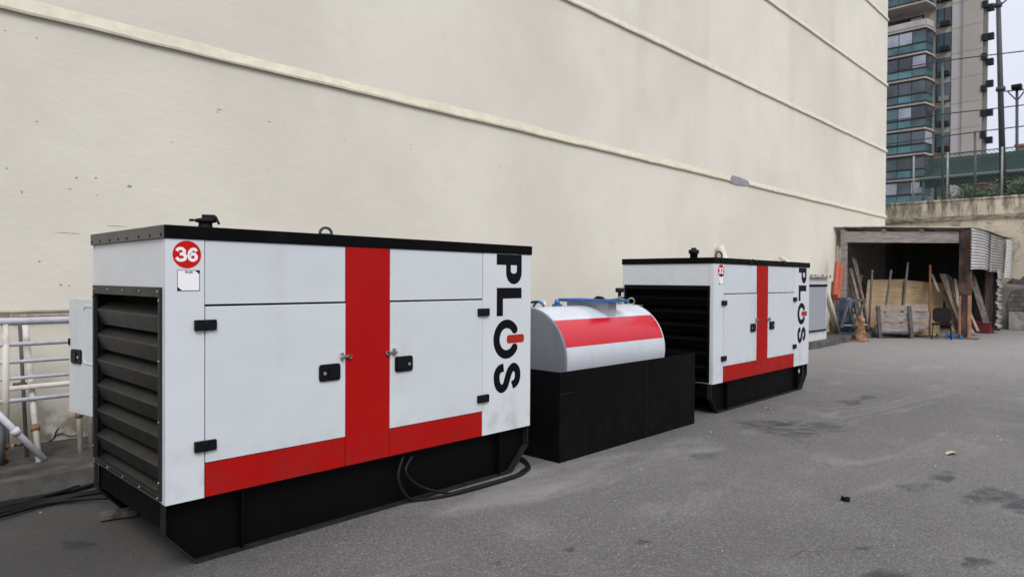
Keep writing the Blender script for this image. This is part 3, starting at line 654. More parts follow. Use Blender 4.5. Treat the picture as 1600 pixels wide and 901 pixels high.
# ================================================================ ORANGE ROLLS, BARREL, TRESTLE, CONE
def roll(label,pa,pb,d):
    g=MB();a,b=at(*pa,d),at(*pb,d+.25);g.tube(curve([a,a.lerp(b,.5)+Vector((0,0,.0)),b]),.075,14)
    return tag(g.build('barrier_roll',M_oroll),label,'barrier roll','orange barrier mesh rolls')
roll('left orange roll of barrier mesh leaning by the shed post',(1304.5,462),(1309,409),18.9)
roll('right orange roll of barrier mesh, reaching lower down the shed post',(1309,467),(1314,416),19.0)
g=MB()
for u0,v0,u1,v1,r_ in ((1306,455,1309,384,.02),(1309,470,1313,388,.022),(1303,490,1311,392,.018)): g.bar(at(u0,v0,19.15),at(u1,v1,19.4),r_*2.4,.03)
tag(g.build('timber',M_plank),'thin brown timber slats rising out of the orange rolls','timber')
g=MB();g.bar(on_z(1311,518,.15)+Vector((0,.2,0)),at(1304,440,19.1),.16,.03);tag(g.build('board',M_redwood),'reddish board standing behind the white plastic pipe','board')
p=on_y(1320,490,6.8);g=MB();g.lathe((p.x,6.75,.15),[(.2,0),(.215,.03),(.215,.28),(.225,.30),(.215,.32),(.215,.6),(.225,.62),(.215,.64),(.21,.98),(.19,1.0)],28);tag(g.build('barrel',M_barrel),'blue plastic drum standing under the left shed post','barrel')
tr=thing('trestle',at(1336,515,19.2),'old timber trestle with splayed legs behind the traffic cone','trestle')
d=19.0;g=MB();g.bar(at(1320,470,d),at(1352,468.5,d),.12,.07);g.build('top_bar',M_dark,tr)
for a_,b_,dd in (((1325,472),(1314.5,512),-.25),((1324,472),(1336,515),.15),((1351,470),(1333,510),-.2),((1348,470),(1356,514),.2)):
    g=MB();b2=at(*b_,d+dd*.6);b2.z=max(b2.z,.15);g.bar(at(*a_,d+dd*.2),b2,.06,.05);g.build('leg',M_dark,tr)
g=MB();g.bar(at(1318,508,d-.05),at(1354,507,d-.05),.07,.03);g.build('brace',M_plank,tr)
c0=on_z(1344.5,533,0);cn_=thing('traffic_cone',(c0.x,c0.y,0),'dirty orange traffic cone on the ground at the end of the kerb','traffic cone')
g=MB();g.lathe((c0.x,c0.y,.02),[(.175,0),(.165,.03),(.12,.26),(.105,.27),(.1,.30),(.085,.42),(.078,.43),(.05,.62),(.04,.66),(.032,.67)],28);g.build('cone_body',M_cone,cn_)
g=MB();
for sx in (0,):
    P_=[(c0.x+.25*math.cos(R(45+90*k+d_)),c0.y+.25*math.sin(R(45+90*k+d_))) for k in range(4) for d_ in (-12,12)];g.prism([(a,b) for a,b in P_],lambda a,b,t:(a,b,t),.004,.03)
g.build('base',M_cone,cn_,.004)

# ================================================================ SHED
sh=thing('shed',(24.5,5.5,0),'lean-to timber shed with corrugated side sheets at the end of the wall','shed')
FL,FR,BR,BLk=Vector((21.25,7.1,0)),Vector((23.25,4.05,0)),Vector((28.8,3.9,0)),Vector((28.8,7.6,0))
# roof: corrugated sheets
def roofz(x): return 3.22-(x-22)*.012
g=MB();nu,nv=44,90;vs=[]
for i in range(nu+1):
    for j_ in range(nv+1):
        a=i/nu;b=j_/nv
        f0=(FL+(FR-FL)*a)+Vector((-.12,-.02-.12*a,0));f1=BLk+(BR-BLk)*a+Vector((.0,-.15*a,0));p=f0.lerp(f1,b)
        if p.y>7.08:p.y=7.08
        if 26.2<p.x: p.y=min(p.y,7.08)
        z=roofz(p.x)+.006*math.sin(a*nu*2.1)+.012*math.sin(b*9+a*5)
        vs.append((p.x,p.y,z))
fs=[(i*(nv+1)+j_,(i+1)*(nv+1)+j_,(i+1)*(nv+1)+j_+1,i*(nv+1)+j_+1) for i in range(nu) for j_ in range(nv)]
g.add(vs,fs,0,True);ro=g.build('roof',M_roofs,sh,fix=False);so_=ro.modifiers.new('s','SOLIDIFY');so_.thickness=.03
g=MB();e1=(FR-FL).normalized()
for i in range(4):
    p=FL.lerp(FR,(.05,.36,.64,.93)[i])+Vector((-.05,-.03,0));g.bar(p+Vector((0,0,3.12)),p+Vector((5,.0 if i else -.3,3.07)),.10,.10)
g.build('rafter',M_wood,sh)
g=MB();a=FL.lerp(FR,.08);b=FL.lerp(FR,.97);g.bar(a+Vector((0,0,2.93)),b+Vector((0,0,2.90)),.06,.32);g.build('front_beam',M_wood,sh,.004)
pl=on_z(1318,517,.15);pl=FL.lerp(FR,.06)
g=MB();g.box(pl.x-.10,pl.x+.10,pl.y-.12,pl.y+.02,.15,3.1);g.build('post',M_wood,sh,.006)
pr=on_z(1507,529,0)
g=MB();w2=.145
for bxs,m in (((pr.x-.07,pr.x+.07,pr.y-w2,pr.y-w2+.07,.036,1.2508),M_redwood),((pr.x-.07,pr.x+.07,pr.y+w2-.06,pr.y+w2,.036,1.25),M_redwood),((pr.x-.045,pr.x+.07,pr.y-w2+.0705,pr.y+w2-.0605,.036,1.25),M_charred),((pr.x-.08,pr.x+.08,pr.y-w2-.002,pr.y+w2+.002,1.251,3.12),M_charred)):
    g=MB();g.box(*bxs);g.build('front_post',m,sh,.004)
g=MB();g.box(pr.x-.2,pr.x+.2,pr.y-.34,pr.y+.30,.004,.035);g.build('post_base',M_rust,sh,.003)
# side sheets: horizontal ribs hanging on the right side
def corr(p0,p1,ztop,zbot,m,pitch=.085,amp=.019,shear=0,jag=.0):
    g=MB();n=int((ztop-zbot)/pitch*8);vs=[];fs=[];k=4
    for i in range(n+1):
        z=ztop+(zbot-ztop)*i/n;o_=amp*math.sin(2*math.pi*(ztop-z)/pitch)
        for j_ in range(k+1):
            t=j_/k;p=p0.lerp(p1,t);vs.append((p.x+shear*(ztop-z),p.y-.05+o_,z+.03*math.sin(t*3)*jag))
    for i in range(n):
        for j_ in range(k): fs.append((i*(k+1)+j_,i*(k+1)+j_+1,(i+1)*(k+1)+j_+1,(i+1)*(k+1)+j_))
    g.add(vs,fs,0,True);o=g.build('side_sheet',m,sh,fix=False);q=o.modifiers.new('s','SOLIDIFY');q.thickness=.006;return o
A_,B_,C_,D_=[on_y(u,400,4.0).x for u in (1514,1541.5,1563,1576)]
print('sheet x',A_,B_,C_,D_,'post',pr)
yA,yB=4.0,3.9
corr(Vector((A_,4.0,0)),Vector((B_-.05,3.98,0)),3.14,1.98,M_corr,jag=1)
corr(Vector((B_,3.95,0)),Vector((min(C_,28.0),3.93,0)),3.10,1.95,M_corr2,shear=-.15)
corr(Vector((min(C_,28.0)+.0,3.88,0)),Vector((28.85,3.85,0)),3.05,1.75,M_corr3,shear=-.3)
# ruffled sheet edge and back post
g=MB();xx=26.25;n=44;vs=[];fs=[]
for i in range(n+1):
    z=2.0-1.85*i/n;o_=(.03*math.sin(i*1.9)+.03*math.sin(i*.8+1)+.015*math.sin(i*.37))*min(1,.25+i/20)
    vs+=[(xx,3.84+o_,z),(xx+.75,3.83+o_*.8,z)]
fs=[(2*i,2*i+1,2*i+3,2*i+2) for i in range(n)]
g.add(vs,fs,0,True);o=g.build('ruffled_sheet',M_corr2,sh,fix=False);q=o.modifiers.new('s','SOLIDIFY');q.thickness=.01
g=MB();g.box(26.5,26.72,3.98,4.2,0,3.05);g.build('post',M_dark if False else wood('brown_post',(.10,.07,.05),(.2,.15,.12),(5,5,1)),sh,.005)
g=MB();g.box(28.0,28.1,4.0,7.6,0,3.1);g.box(26.3,28.0,7.12,7.2,0,3.1);g.build('dark_backing',mat('shade_boards',(.03,.027,.024),.9,var=.5,vscale=3),sh)  # boards put in for a dark interior, the shade is in their colour
g=MB();g.box(22.3,26.25,7.06,7.09,.16,3.1);g.build('shade_panel',wood('shade_panel_wood',(.07,.06,.05),(.13,.115,.1),(1,1,4)),sh)  # added panel, its dark colour stands in for deep shade on the plaster
# contents --------------------------------------------------------
def leanp(label,A,B,dA,dB,w_,th,m,name='board',cat='board',group='boards and bars leaning in the shed'):
    a=at(*A,dA);a.z=max(a.z,.02 if a.y<5.9 else .16);b=at(*B,dB);g=MB();g.bar(a,b,w_,th,up=(F.x,F.y,0));o=g.build(name,m,None,.003);return tag(o,label,cat,group)
# plywood
for k,(c,dd) in enumerate((([(1349,508),(1356,437),(1418,436),(1413,523)],.1),([(1408,524),(1413,437.5),(1478,442.5),(1467,524)],0))):
    d0=20.5+dd
    pts=[]
    for i,(u,v) in enumerate(c):
        lo=(i in (0,3));pts.append(at(u,v,d0-.25 if lo else d0+.35))
    g=MB();nrm=Vector((F.x,F.y,0)).normalized()*.022
    v8=pts+[p+nrm for p in pts];g.add(v8,[(0,1,2,3),(7,6,5,4),(0,4,5,1),(1,5,6,2),(2,6,7,3),(3,7,4,0)])
    tag(g.build('plywood_sheet',M_ply),('large tan plywood sheet leaning at the left of the shed' if k==0 else 'large tan plywood sheet leaning behind the black chair'),'plywood','plywood sheets')
leanp('leftmost dark steel bar leaning across the plywood',(1357.5,514),(1363,421.8),20.0,20.4,.05,.04,M_grey,'metal_bar','bar')
leanp('second steel bar from the left leaning on the plywood',(1381,500),(1392.4,421.8),20.0,20.4,.05,.04,M_grey,'metal_bar','bar')
leanp('third steel bar, ending above the timber crate',(1409,500),(1418.5,410),20.0,20.4,.055,.04,M_grey,'metal_bar','bar')
leanp('tall rusty steel bar standing just left of the black chair',(1452.5,525),(1453.2,414),19.7,20.3,.045,.04,M_rust,'metal_bar','bar')
for lab,A,B,w_,m in (('wide weathered plank crossing behind the shed post',(1502,505),(1473,428),.18,M_plank),
    ('long grey plank leaning lower than the others behind the chair',(1505,510),(1476,455),.12,M_wood),
    ('dark plank leaning at the back of the shed',(1466,455),(1456,428),.1,M_wood),
    ('narrow pale board standing right behind the chair',(1492,518),(1478,462),.16,M_ply),
    ('pale board just left of the front shed post',(1498,520),(1489,440),.15,M_ply),
    ('brown board tucked behind the front shed post',(1503,515),(1492,436),.1,M_plank),('thin brown stick slanting above the plywood towards the shed post',(1500,495),(1481,428),.05,M_dark),('short thick brown plank end at the foot of the front shed post',(1497,524),(1482,488),.1,M_plank),('dark board standing upright behind the pale boards',(1496,515),(1484,432),.12,M_dark)):
    leanp(lab,A,B,19.75,20.6,w_,.03,m)
for lab,A,B,w_,m in (('grey plank leaning out to the right of the front shed post',(1528,517),(1511,478),.08,M_plank),
    ('pale plank end lying low beside the front shed post',(1522,522),(1508,498),.12,M_wood),('long dark plank leaning inside the side opening of the shed',(1541,505),(1518,430),.2,M_dark)):
    leanp(lab,A,B,20.6,21.2,w_,.03,m)
leanp('upright weathered board against the rear shed post',(1545,515),(1545,470),22.8,22.9,.25,.03,M_plank)
for lab,A,B,w_ in (('tallest dark batten leaning on the plaster inside the shed',(1349,470),(1332,402),.07),('dark batten with a pale face behind the trestle',(1343,500),(1326,428),.1),('grey batten rising behind the blue drum',(1350,502),(1329,420),.08),('short dark batten near the plywood edge',(1353,495),(1336,405),.07),('thin dark batten crossing the others behind the trestle',(1331,508),(1346,430),.05),('short brown batten end beside the blue drum',(1334,512),(1330,455),.09),('greenish old batten low behind the trestle',(1339,506),(1325,440),.08)):
    leanp(lab,A,B,19.5,20.6,w_,.05,M_dark if 'dark' in lab else M_plank,'batten','batten','battens leaning at the left of the shed')
# timber crate / pallet stack
cr_=thing('timber_crate',on_z(1400,528,0),'low crate of weathered boards with two grey uprights in front of the plywood','crate')
d=19.6
for (u0,u1,v0,v1,dd) in ((1369,1449,477,486,.1),(1370,1436,489,503,.0),(1434,1451,487,500,.15),(1368,1434,506,518,.0),(1432,1450,504,514,.2)):
    a,b=at(u0,(v0+v1)/2,d+dd),at(u1,(v0+v1)/2-.5,d+dd);g=MB();g.bar(a,b,.06,(v1-v0)*d/FPX,up=(0,0,1));g.build('board',M_woodh,cr_,.004)
for u0,u1 in ((1372,1375.5),(1420.5,1425)):
    g=MB();a,b=at(u0,478,d-.08),on_z(u1,527.5,0.);b=at(u1,527,d-.08);b.z=.01;g.bar(a,b,.10,.05,up=(F.x,F.y,0));g.build('upright',M_grey,cr_,.004)
g=MB();a,b=at(1368,519.5,d-.04),at(1432,519.5,d-.04);g.bar(a,b,.05,.05);g.build('bottom_rail',M_grey,cr_)
g=MB();a,b,c_,e_=at(1425,520,d-.02),at(1450,513,d+1.),at(1440,512,d+1.2),at(1370,517,d+.3)
g.add([a,b,c_,e_]+[p-Vector((0,0,.05)) for p in (a,b,c_,e_)],[(0,1,2,3),(7,6,5,4),(0,4,5,1),(1,5,6,2),(2,6,7,3),(3,7,4,0)]);g.build('deck_board',M_plank,cr_)
# chair
d=19.4;cc=at(1471.5,505,d);ch=thing('chair',Vector((cc.x,cc.y,0)),'black stacking chair with metal legs in front of the plywood','chair')
fw=Vector((cc.x,cc.y,0)).normalized();rx=Vector((fw.y,-fw.x,0));c0=Vector((cc.x,cc.y,0))
loc=lambda a,b,z:c0+rx*a+fw*b+Vector((0,0,z))
g=MB();P_=rounded(-.23,.24,.46,.88,.12);g.prism(P_,lambda a,b,t:loc(a,.2+t+(b-.46)*.2,b),0,.035);g.build('backrest',M_rub,ch,.008)
g=MB();P_=rounded(-.25,.25,-.2,.2,.05);g.prism(P_,lambda a,b,t:loc(a,b,t),.40,.45);g.build('seat',M_rub,ch,.01)
for a,b in ((-.21,-.18),(.21,-.18),(-.21,.2),(.21,.2)):
    g=MB();g.tube([loc(a,b,.41),loc(a*1.12,b*1.25,.0)],.012,8);g.build('leg',M_black,ch)
# blue tarp scrap, red crate
g=MB();c0=at(1488,520,19.6);c0.z=0
for k in range(16):
    a=random.uniform(0,6.28);rr=random.uniform(0,.3);p=c0+rx*rr*math.cos(a)*1.2+fw*rr*math.sin(a);s=random.uniform(.06,.13)
    vs=[p+Vector((random.uniform(-s,s),random.uniform(-s,s),z)) for z in (.01,.03,.1,.16)];g.add(vs,[(0,1,2),(0,2,3),(0,3,1),(1,2,3)])
tag(g.build('tarp_scrap',M_bluetarp),'crumpled blue tarpaulin scrap on the ground beside the black chair','tarpaulin')
g=MB();p=at(1532,513,22);g.box(p.x-.3,p.x+.3,p.y-.3,p.y+.3,.0,.32);g.box(p.x-.32,p.x+.32,p.y-.32,p.y+.32,.32,.36);tag(g.build('plastic_bin',mat('dull_red',(.12,.015,.02),.5),None,.01),'dull red bin low inside the side opening of the shed','bin')
g=MB();p=on_z(1467,524,0);g.box(p.x-.2,p.x+.15,p.y+.1,p.y+.35,0,.42);tag(g.build('cardboard_box',M_plank,None,.01),'brown box behind the legs of the black chair','box')

# ================================================================ RETAINING WALL + things on it
rw=thing('retaining_wall',(28.9,0,0),'mould-stained concrete retaining wall behind the shed','wall')
g=MB();g.box(28.9,29.3,-40,14,-.05,4.56);g.build('wall',M_ret,rw)
g=MB();g.box(28.84,28.9,-40,14,3.86,4.0);g.build('string_course',mat('mouldy_band',(.36,.32,.24),.95,vscale=4,col2=(.07,.06,.05),stretch=(1,1,3)),rw)
g=MB();n=90;vs=[]
for i in range(n+1):
    y=14-54*i/n;vs+=[(28.87,y,4.56),(29.33,y,4.56),(28.87+random.uniform(-.01,.01),y,4.62+random.uniform(-.012,.012)),(29.33,y,4.62)]
fs=[]
for i in range(n):
    k=4*i;fs+=[(k,k+4,k+6,k+2),(k+2,k+6,k+7,k+3),(k+1,k+3,k+7,k+5)]
g.add(vs,fs);g.build('coping',M_ret,rw)
# exposed brick patch
def brickmat():
    m,t,b,v=nodes('old_brick',.95);br=t.nodes.new('ShaderNodeTexBrick')
    mp=t.nodes.new('ShaderNodeMapping');mp.inputs['Rotation'].default_value=(R(90),0,R(90));t.links.new(v,mp.inputs[0]);t.links.new(mp.outputs[0],br.inputs['Vector'])
    cx=t.nodes.new('ShaderNodeCombineXYZ');s=N_sep(t,v);t.links.new(s[1],cx.inputs[0]);t.links.new(s[2],cx.inputs[1]);t.links.new(cx.outputs[0],br.inputs['Vector'])
    br.inputs['Scale'].default_value=1;br.inputs['Brick Width'].default_value=.24;br.inputs['Row Height'].default_value=.16;br.inputs['Mortar Size'].default_value=.02
    br.inputs['Color1'].default_value=(.17,.12,.10,1);br.inputs['Color2'].default_value=(.26,.22,.19,1);br.inputs['Mortar'].default_value=(.1,.095,.09,1)
    t.links.new(N_mix(t,N_ramp(t,N_noise(t,v,2,6),.45,.62,0,.75),br.outputs[0],(.07,.065,.06)),b.inputs['Base Color']);N_bump(t,b,br.outputs['Fac'],-.5,.03);return m
g=MB();P_=[(3.9,0),(3.95,.9),(3.8,1.35),(3.2,1.5),(1.5,1.4),(-6,1.5),(-12,1.3),(-12,0)];g.prism(P_,lambda a,b,t:(28.9-t,a,b),0,.02);g.build('brick_patch',brickmat(),rw)
g=MB();P_=[(3.97,1.60),(3.8,1.78),(3.6,1.72),(3.42,1.9),(3.1,1.84),(2.8,1.93),(1.9,1.85),(1,2.0),(-4,1.8),(-9,1.9),(-9,1.5),(1.5,1.43),(2.6,1.54),(3.2,1.5),(3.6,1.56)];g.prism(P_,lambda a,b,t:(28.9-t,a,b),0,.012);g.build('damp_band',mat('black_mould',(.03,.028,.027),.95,vscale=3,col2=(.12,.11,.1)),rw)
g=MB();g.box(28.7,28.76,3.25,3.86,0.01,.62);tag(g.build('concrete_slab',mat('slab_grey',(.40,.38,.34),.9,vscale=6,col2=(.2,.2,.17)),None,.006),'grey concrete slab standing against the brick part of the retaining wall','slab')
g=MB();g.box(28.6,28.68,3.08,3.22,0.01,1.1);tag(g.build('pale_post',M_masw,None,.006),'pale square post leaning on the retaining wall at the right edge','post')
# fence on the wall
fn_=thing('chain_link_fence',(29.1,2,4.6),'chain-link fence on posts along the top of the retaining wall','fence')
ys=[on_x(u,300,29.1).y for u in (1427,1480,1565)]
for y in [11.5]+ys+[1.0,-3,-7,-11]:
    g=MB();g.tube([(29.1,y,4.6),(29.1,y,6.35)],.034,10);g.build('post',mat('pale_post_paint',(.30,.32,.31),.6,var=.3),fn_)
g=MB();y0_,y1_,z0_,z1_=-11,11.5,4.63,6.3;H_=z1_-z0_;p_=.13;k=y0_-H_
while k<y1_:
    for sg in (1,-1):
        a0,a1=k,k+H_
        if sg<0:a0,a1=k+H_,k
        pa,pb=[a0,z0_],[a1,z1_]
        # clip in y
        def clip(P1,P2,yv,keep):
            if (P1[0]-yv)*(P2[0]-yv)<0:
                t=(yv-P1[0])/(P2[0]-P1[0]);z=P1[1]+(P2[1]-P1[1])*t
                if (P1[0]<yv)==(keep=='gt'): P1[:]=[yv,z]
                else: P2[:]=[yv,z]
        clip(pa,pb,y0_,'gt');clip(pa,pb,y1_,'lt')
        if min(pa[0],pb[0])>=y0_-1e-6 and max(pa[0],pb[0])<=y1_+1e-6: g.tube([(29.1+.004*sg,pa[0],pa[1]),(29.1+.004*sg,pb[0],pb[1])],.0065,3,cap=False)
    k+=p_
g.tube([(29.1,y0_,6.3),(29.1,y1_,6.3)],.02,6)
g.build('wire_mesh',mat('dark_wire',(.06,.08,.07),.5,.5),fn_)
# green awning
aw=thing('awning',(36,4,4.3),'long green fabric awning with a scalloped edge above the retaining wall','awning')
M_green=mat('green_fabric',(.022,.042,.034),.85,var=.2,vscale=3,spec=.1)
XA=34.0;pt=on_x(1431,252,XA+2.2);ya_=on_x(1437,281,XA).y;zt_=pt.z;zb_=on_x(1438,281,XA).z
print('awning',ya_,zt_,zb_)
g=MB();n=40;m_=8;vs=[]
for i in range(n+1):
    y=ya_-22*i/n
    for j_ in range(m_+1):
        t=j_/m_;vs.append((XA+2.2*t,y,zb_+(zt_-zb_)*(t-.25*math.sin(math.pi*t)*1.)+0*y))
fs=[(i*(m_+1)+j_,i*(m_+1)+j_+1,(i+1)*(m_+1)+j_+1,(i+1)*(m_+1)+j_) for i in range(n) for j_ in range(m_)]
g.add(vs,fs,0,True);o=g.build('canopy',M_green,aw,fix=False);q=o.modifiers.new('s','SOLIDIFY');q.thickness=.02
g=MB();g.tube([(XA-.02,ya_,zb_+.02),(XA-.02,ya_-22,zb_+.02)],.07,8);g.build('front_rail',mat('dull_green_grey',(.18,.21,.2),.6),aw)
g=MB();n=120;vs=[];
for i in range(n+1):
    y=ya_-22*i/n;vs+=[(XA-.03,y,zb_-.02),(XA-.03,y,zb_-.32-.07*abs(math.sin(i*.5)))]
g.add(vs,[(2*i,2*i+1,2*i+3,2*i+2) for i in range(n)]);o=g.build('valance',M_green,aw,fix=False);q=o.modifiers.new('s','SOLIDIFY');q.thickness=.01
for y in [ya_-.15-4.2*i for i in range(5)]:
    g=MB();g.tube([(XA,y,4.3),(XA,y,zb_)],.06,8);g.tube([(XA+2.2,y,4.3),(XA+2.2,y,zt_)],.06,8);g.build('post',mat('dark_green_steel2',(.02,.05,.045),.5),aw)
for i in range(6):
    y=ya_-1.2-2.6*i;g=MB();g.tube([(XA+2.2*t,y,zb_-.03+(zt_-zb_)*(t-.25*math.sin(math.pi*t))) for t in [k/8 for k in range(9)]],.03,6);g.build('rib',mat('dark_green_steel2',(.02,.05,.045),.5),aw)
# shrubs
M_leaf=mat('shrub_leaf',(.06,.10,.035),.7,var=.6,vscale=3);M_stem=mat('stem',(.08,.06,.04),.9)
def shrub(label,x,y,w_,h_,n=1500):
    t=thing('shrub',(x,y,4.3),label,'shrub','shrubs behind the retaining wall')
    g=MB()
    cl=[(random.uniform(-.5,.5)*w_,random.uniform(-.5,.5)*w_,random.uniform(.25,.9)*h_,random.uniform(.15,.32)*w_) for _ in range(14)]
    for _ in range(n):
        c=random.choice(cl);d=Vector((random.gauss(0,1),random.gauss(0,1),random.gauss(0,1))).normalized()*c[3]*random.uniform(.5,1.1)
        p=Vector((x+c[0],y+c[1],4.3+max(.05,c[2]+d.z)))+Vector((d.x,d.y,0));s=random.uniform(.05,.11)
        a=Vector((random.gauss(0,1),random.gauss(0,1),random.gauss(0,.6))).normalized();b=a.orthogonal().normalized()
        g.add([p-a*s,p+b*s*.4,p+a*s,p-b*s*.4],[(0,1,2,3)])
    g.build('foliage',M_leaf,t,fix=False)
    g=MB()
    for c in cl[:7]:g.tube([(x,y,4.3),(x+c[0]*.6,y+c[1]*.6,4.3+c[2]*.6),(x+c[0],y+c[1],4.3+c[2])],.02,5)
    g.build('stem',M_stem,t)
for lab,u,X,w_,h_ in (('sparse green shrub right of the second fence post',1497,31.5,1.3,.7),('bushy shrub left of the tall dark pole',1540,31.5,1.7,.95),('dark shrub right of the tall dark pole',1590,31.2,1.8,.85),('shrub at the far right end of the wall top',1620,31.2,1.8,.9)):
    shrub(lab,X,on_x(u,300,X).y,w_,h_)
# beige low house behind awning, orange building far right
def house(label,X,u0,u1,v0,v1,m,zb__=4.3,roofm=None,dep=8):
    a,b=on_x(u0,v1,X),on_x(u1,v0,X);t=thing('house',(X,(a.y+b.y)/2,zb__),label,'building')
    g=MB();g.box(X,X+dep,b.y,a.y,zb__,b.z);g.build('wall',m,t)
    g=MB();g.box(X-.3,X+dep+.3,b.y-.3,a.y+.3,b.z+.002,b.z+(.4 if roofm else .2));g.build('roof',roofm or M_roofs,t)
    h=b.z-zb__;w__=a.y-b.y
    for k in range(2):
        g=MB();yy=b.y+w__*(.25+.4*k);g.box(X-.05,X+.05,yy,yy+w__*.14,b.z-h*.38,b.z-h*.18);g.build('window',M_core,t)
    return t
M_ochre=mat('ochre_wall',(.34,.26,.15),.9,var=.2,vscale=.4);M_tile=mat('red_roof',(.32,.11,.07),.9,var=.2)
house('distant ochre building with a reddish roof at the right edge of the sky',150,1587,1640,224,300,M_ochre,4.3,M_tile,20)
house('low ochre house behind the shrubs under the awning',52,1506,1590,284,310,M_ochre,4.3,M_tile)

# ================================================================ POLES AND CABLES
M_dpole=mat('dark_pole',(.045,.04,.05),.6,var=.3)
lp=thing('light_pole',on_x(1569,310,31)+Vector((0,0,-1)),'tall dark steel pole rising out of frame beside the awning','pole')
g=MB();a=on_x(1568.5,315,31);a.z=4.3;b=on_x(1558,-60,31);g.tube([a,b],.115,12,r2=.07);g.build('shaft',M_dpole,lp)
g=MB();p=on_x(1560,3,31);g.tube([p+Vector((0,.25,0)),p+Vector((0,.1,-.12)),p+Vector((0,-.1,-.12)),p+Vector((0,-.25,0))],.03,6);g.lathe(p+Vector((0,0,-.2)),[(.12,0),(.12,.15)],10);g.build('crossarm',M_dpole,lp);g=MB();p=on_x(1563.5,140,31);g.lathe(p,[(.14,-.06),(.16,0),(.14,.1)],12);g.build('collar',M_dpole,lp)
fp_=thing('floodlight_pole',on_x(1589,240,48),'slimmer floodlight pole with V braces under its crossbar, right of the tall pole','pole')
g=MB();a=on_x(1590,300,48);a.z=4.3;b=on_x(1589,138,48);g.tube([a,b],.09,10,r2=.07);g.build('shaft',M_dpole,fp_)
g=MB();g.tube([on_x(1569,143,48),on_x(1612,139,48)],.04,6);g.tube([on_x(1575,144,48),on_x(1588.7,157,48)],.04,6);g.tube([on_x(1603,140,48),on_x(1589.5,157,48)],.04,6);g.build('crossbar',M_dpole,fp_)
g=MB();p=on_x(1589,137,48)
g.box(p.x-.3,p.x+.2,p.y-.24,p.y+.24,p.z-.1,p.z+.14);g.box(p.x-.34,p.x-.30,p.y-.2,p.y+.2,p.z-.07,p.z+.1);g.build('lamp_head',M_rub,fp_,.02)
for lab,u,v0,v1 in (('slim greenish net pole in front of the tower windows',1473,98,318),('slim dark net pole in front of the plain part of the tower',1524,207,318)):
    g=MB();a=on_x(u,v1,30.5);a.z=4.3;g.tube([a,on_x(u-.5,v0,30.5)],.045,8);g.lathe(on_x(u-.5,v0,30.5),[(.05,0),(.03,.05)],8);tag(g.build('net_pole',mat('green_grey_pole',(.07,.09,.075),.6)),lab,'pole','slim net poles')
for lab,P_ in (('topmost overhead cable crossing the tower',[(1340,121),(1458,98),(1600,80),(1680,72)]),('middle overhead cable crossing the tower',[(1340,195),(1458,180),(1542,171),(1600,164),(1680,154)]),('lowest overhead cable, just above the awning',[(1340,232),(1482,212),(1600,197),(1680,188)])):
    g=MB();g.tube(curve([on_x(u,v,30.4) for u,v in P_]),.022,6);tag(g.build('overhead_cable',M_dpole),lab,'cable','overhead cables')

# ================================================================ TOWER
XT=92.;yy_=lambda u:on_x(u,200,XT).y
tw=thing('apartment_tower',(XT+8,22,4.3),'tall grey-beige apartment tower with teal glass balconies in the background','tower')
M_tb=mat('tower_beige',(.36,.335,.295),.9,var=.12,vscale=.3);M_tg=mat('tower_grey',(.43,.405,.39),.9,var=.1,vscale=.3);M_td=mat('tower_edge',(.22,.20,.19),.9)
M_slab=mat('balcony_slab',(.42,.38,.35),.85,var=.2,vscale=.6)
def glassm(name,col,r=.12):
    m=mat(name,col,r,0,var=.7,vscale=.35,spec=.8,detail=1);return m
M_teal=glassm('teal_glass',(.055,.13,.14));M_gl=glassm('dark_glass',(.06,.08,.095));M_wg=mat('white_blind',(.34,.36,.42),.5,var=.4,vscale=.5,detail=1);M_fr=mat('dark_frame',(.015,.016,.018),.6,spec=.2)
M_teal2=mat('pale_teal_glass',(.09,.22,.24),.2,spec=.5,var=.5,vscale=.5)
e_=[yy_(u) for u in (1457,1461.5,1485.5,1503,1535,1541)]
g=MB();fz=lambda a,b,t:(a,b,t)
g.prism([(XT,34),(XT,e_[2]),(XT+16,e_[2]+4),(XT+16,34)],fz,4.3,46,0)
g.prism([(XT-.12,e_[2]-.01),(XT-.12,e_[3]),(XT+14,e_[3]+3.4),(XT+14,e_[2]+3)],fz,4.3,46,1)
g.prism([(XT-.35,e_[3]-.01),(XT-.35,e_[4]),(XT+12,e_[4]+3),(XT+12,e_[3]+2.8)],fz,4.3,46,0)
g.prism([(XT+.4,e_[4]+.1),(XT+.4,e_[5]),(XT+11,e_[5]+2.6),(XT+11,e_[4]+2.5)],fz,4.3,46,2)
g.build('wall',[M_tb,M_tg,M_td],tw)
fl=2.88;zb0=31.2
for k in range(-4,9): 
    z=zb0-fl*k-.5;g=MB();g.box(XT-.36,XT-.34,e_[4],e_[3]-.01,z,z+.05);g.build('panel_joint',M_td,tw);g=MB();g.box(XT-.135,XT-.115,e_[3],e_[2]-.01,z,z+.05);g.build('panel_joint',M_td,tw)
random.seed(21)
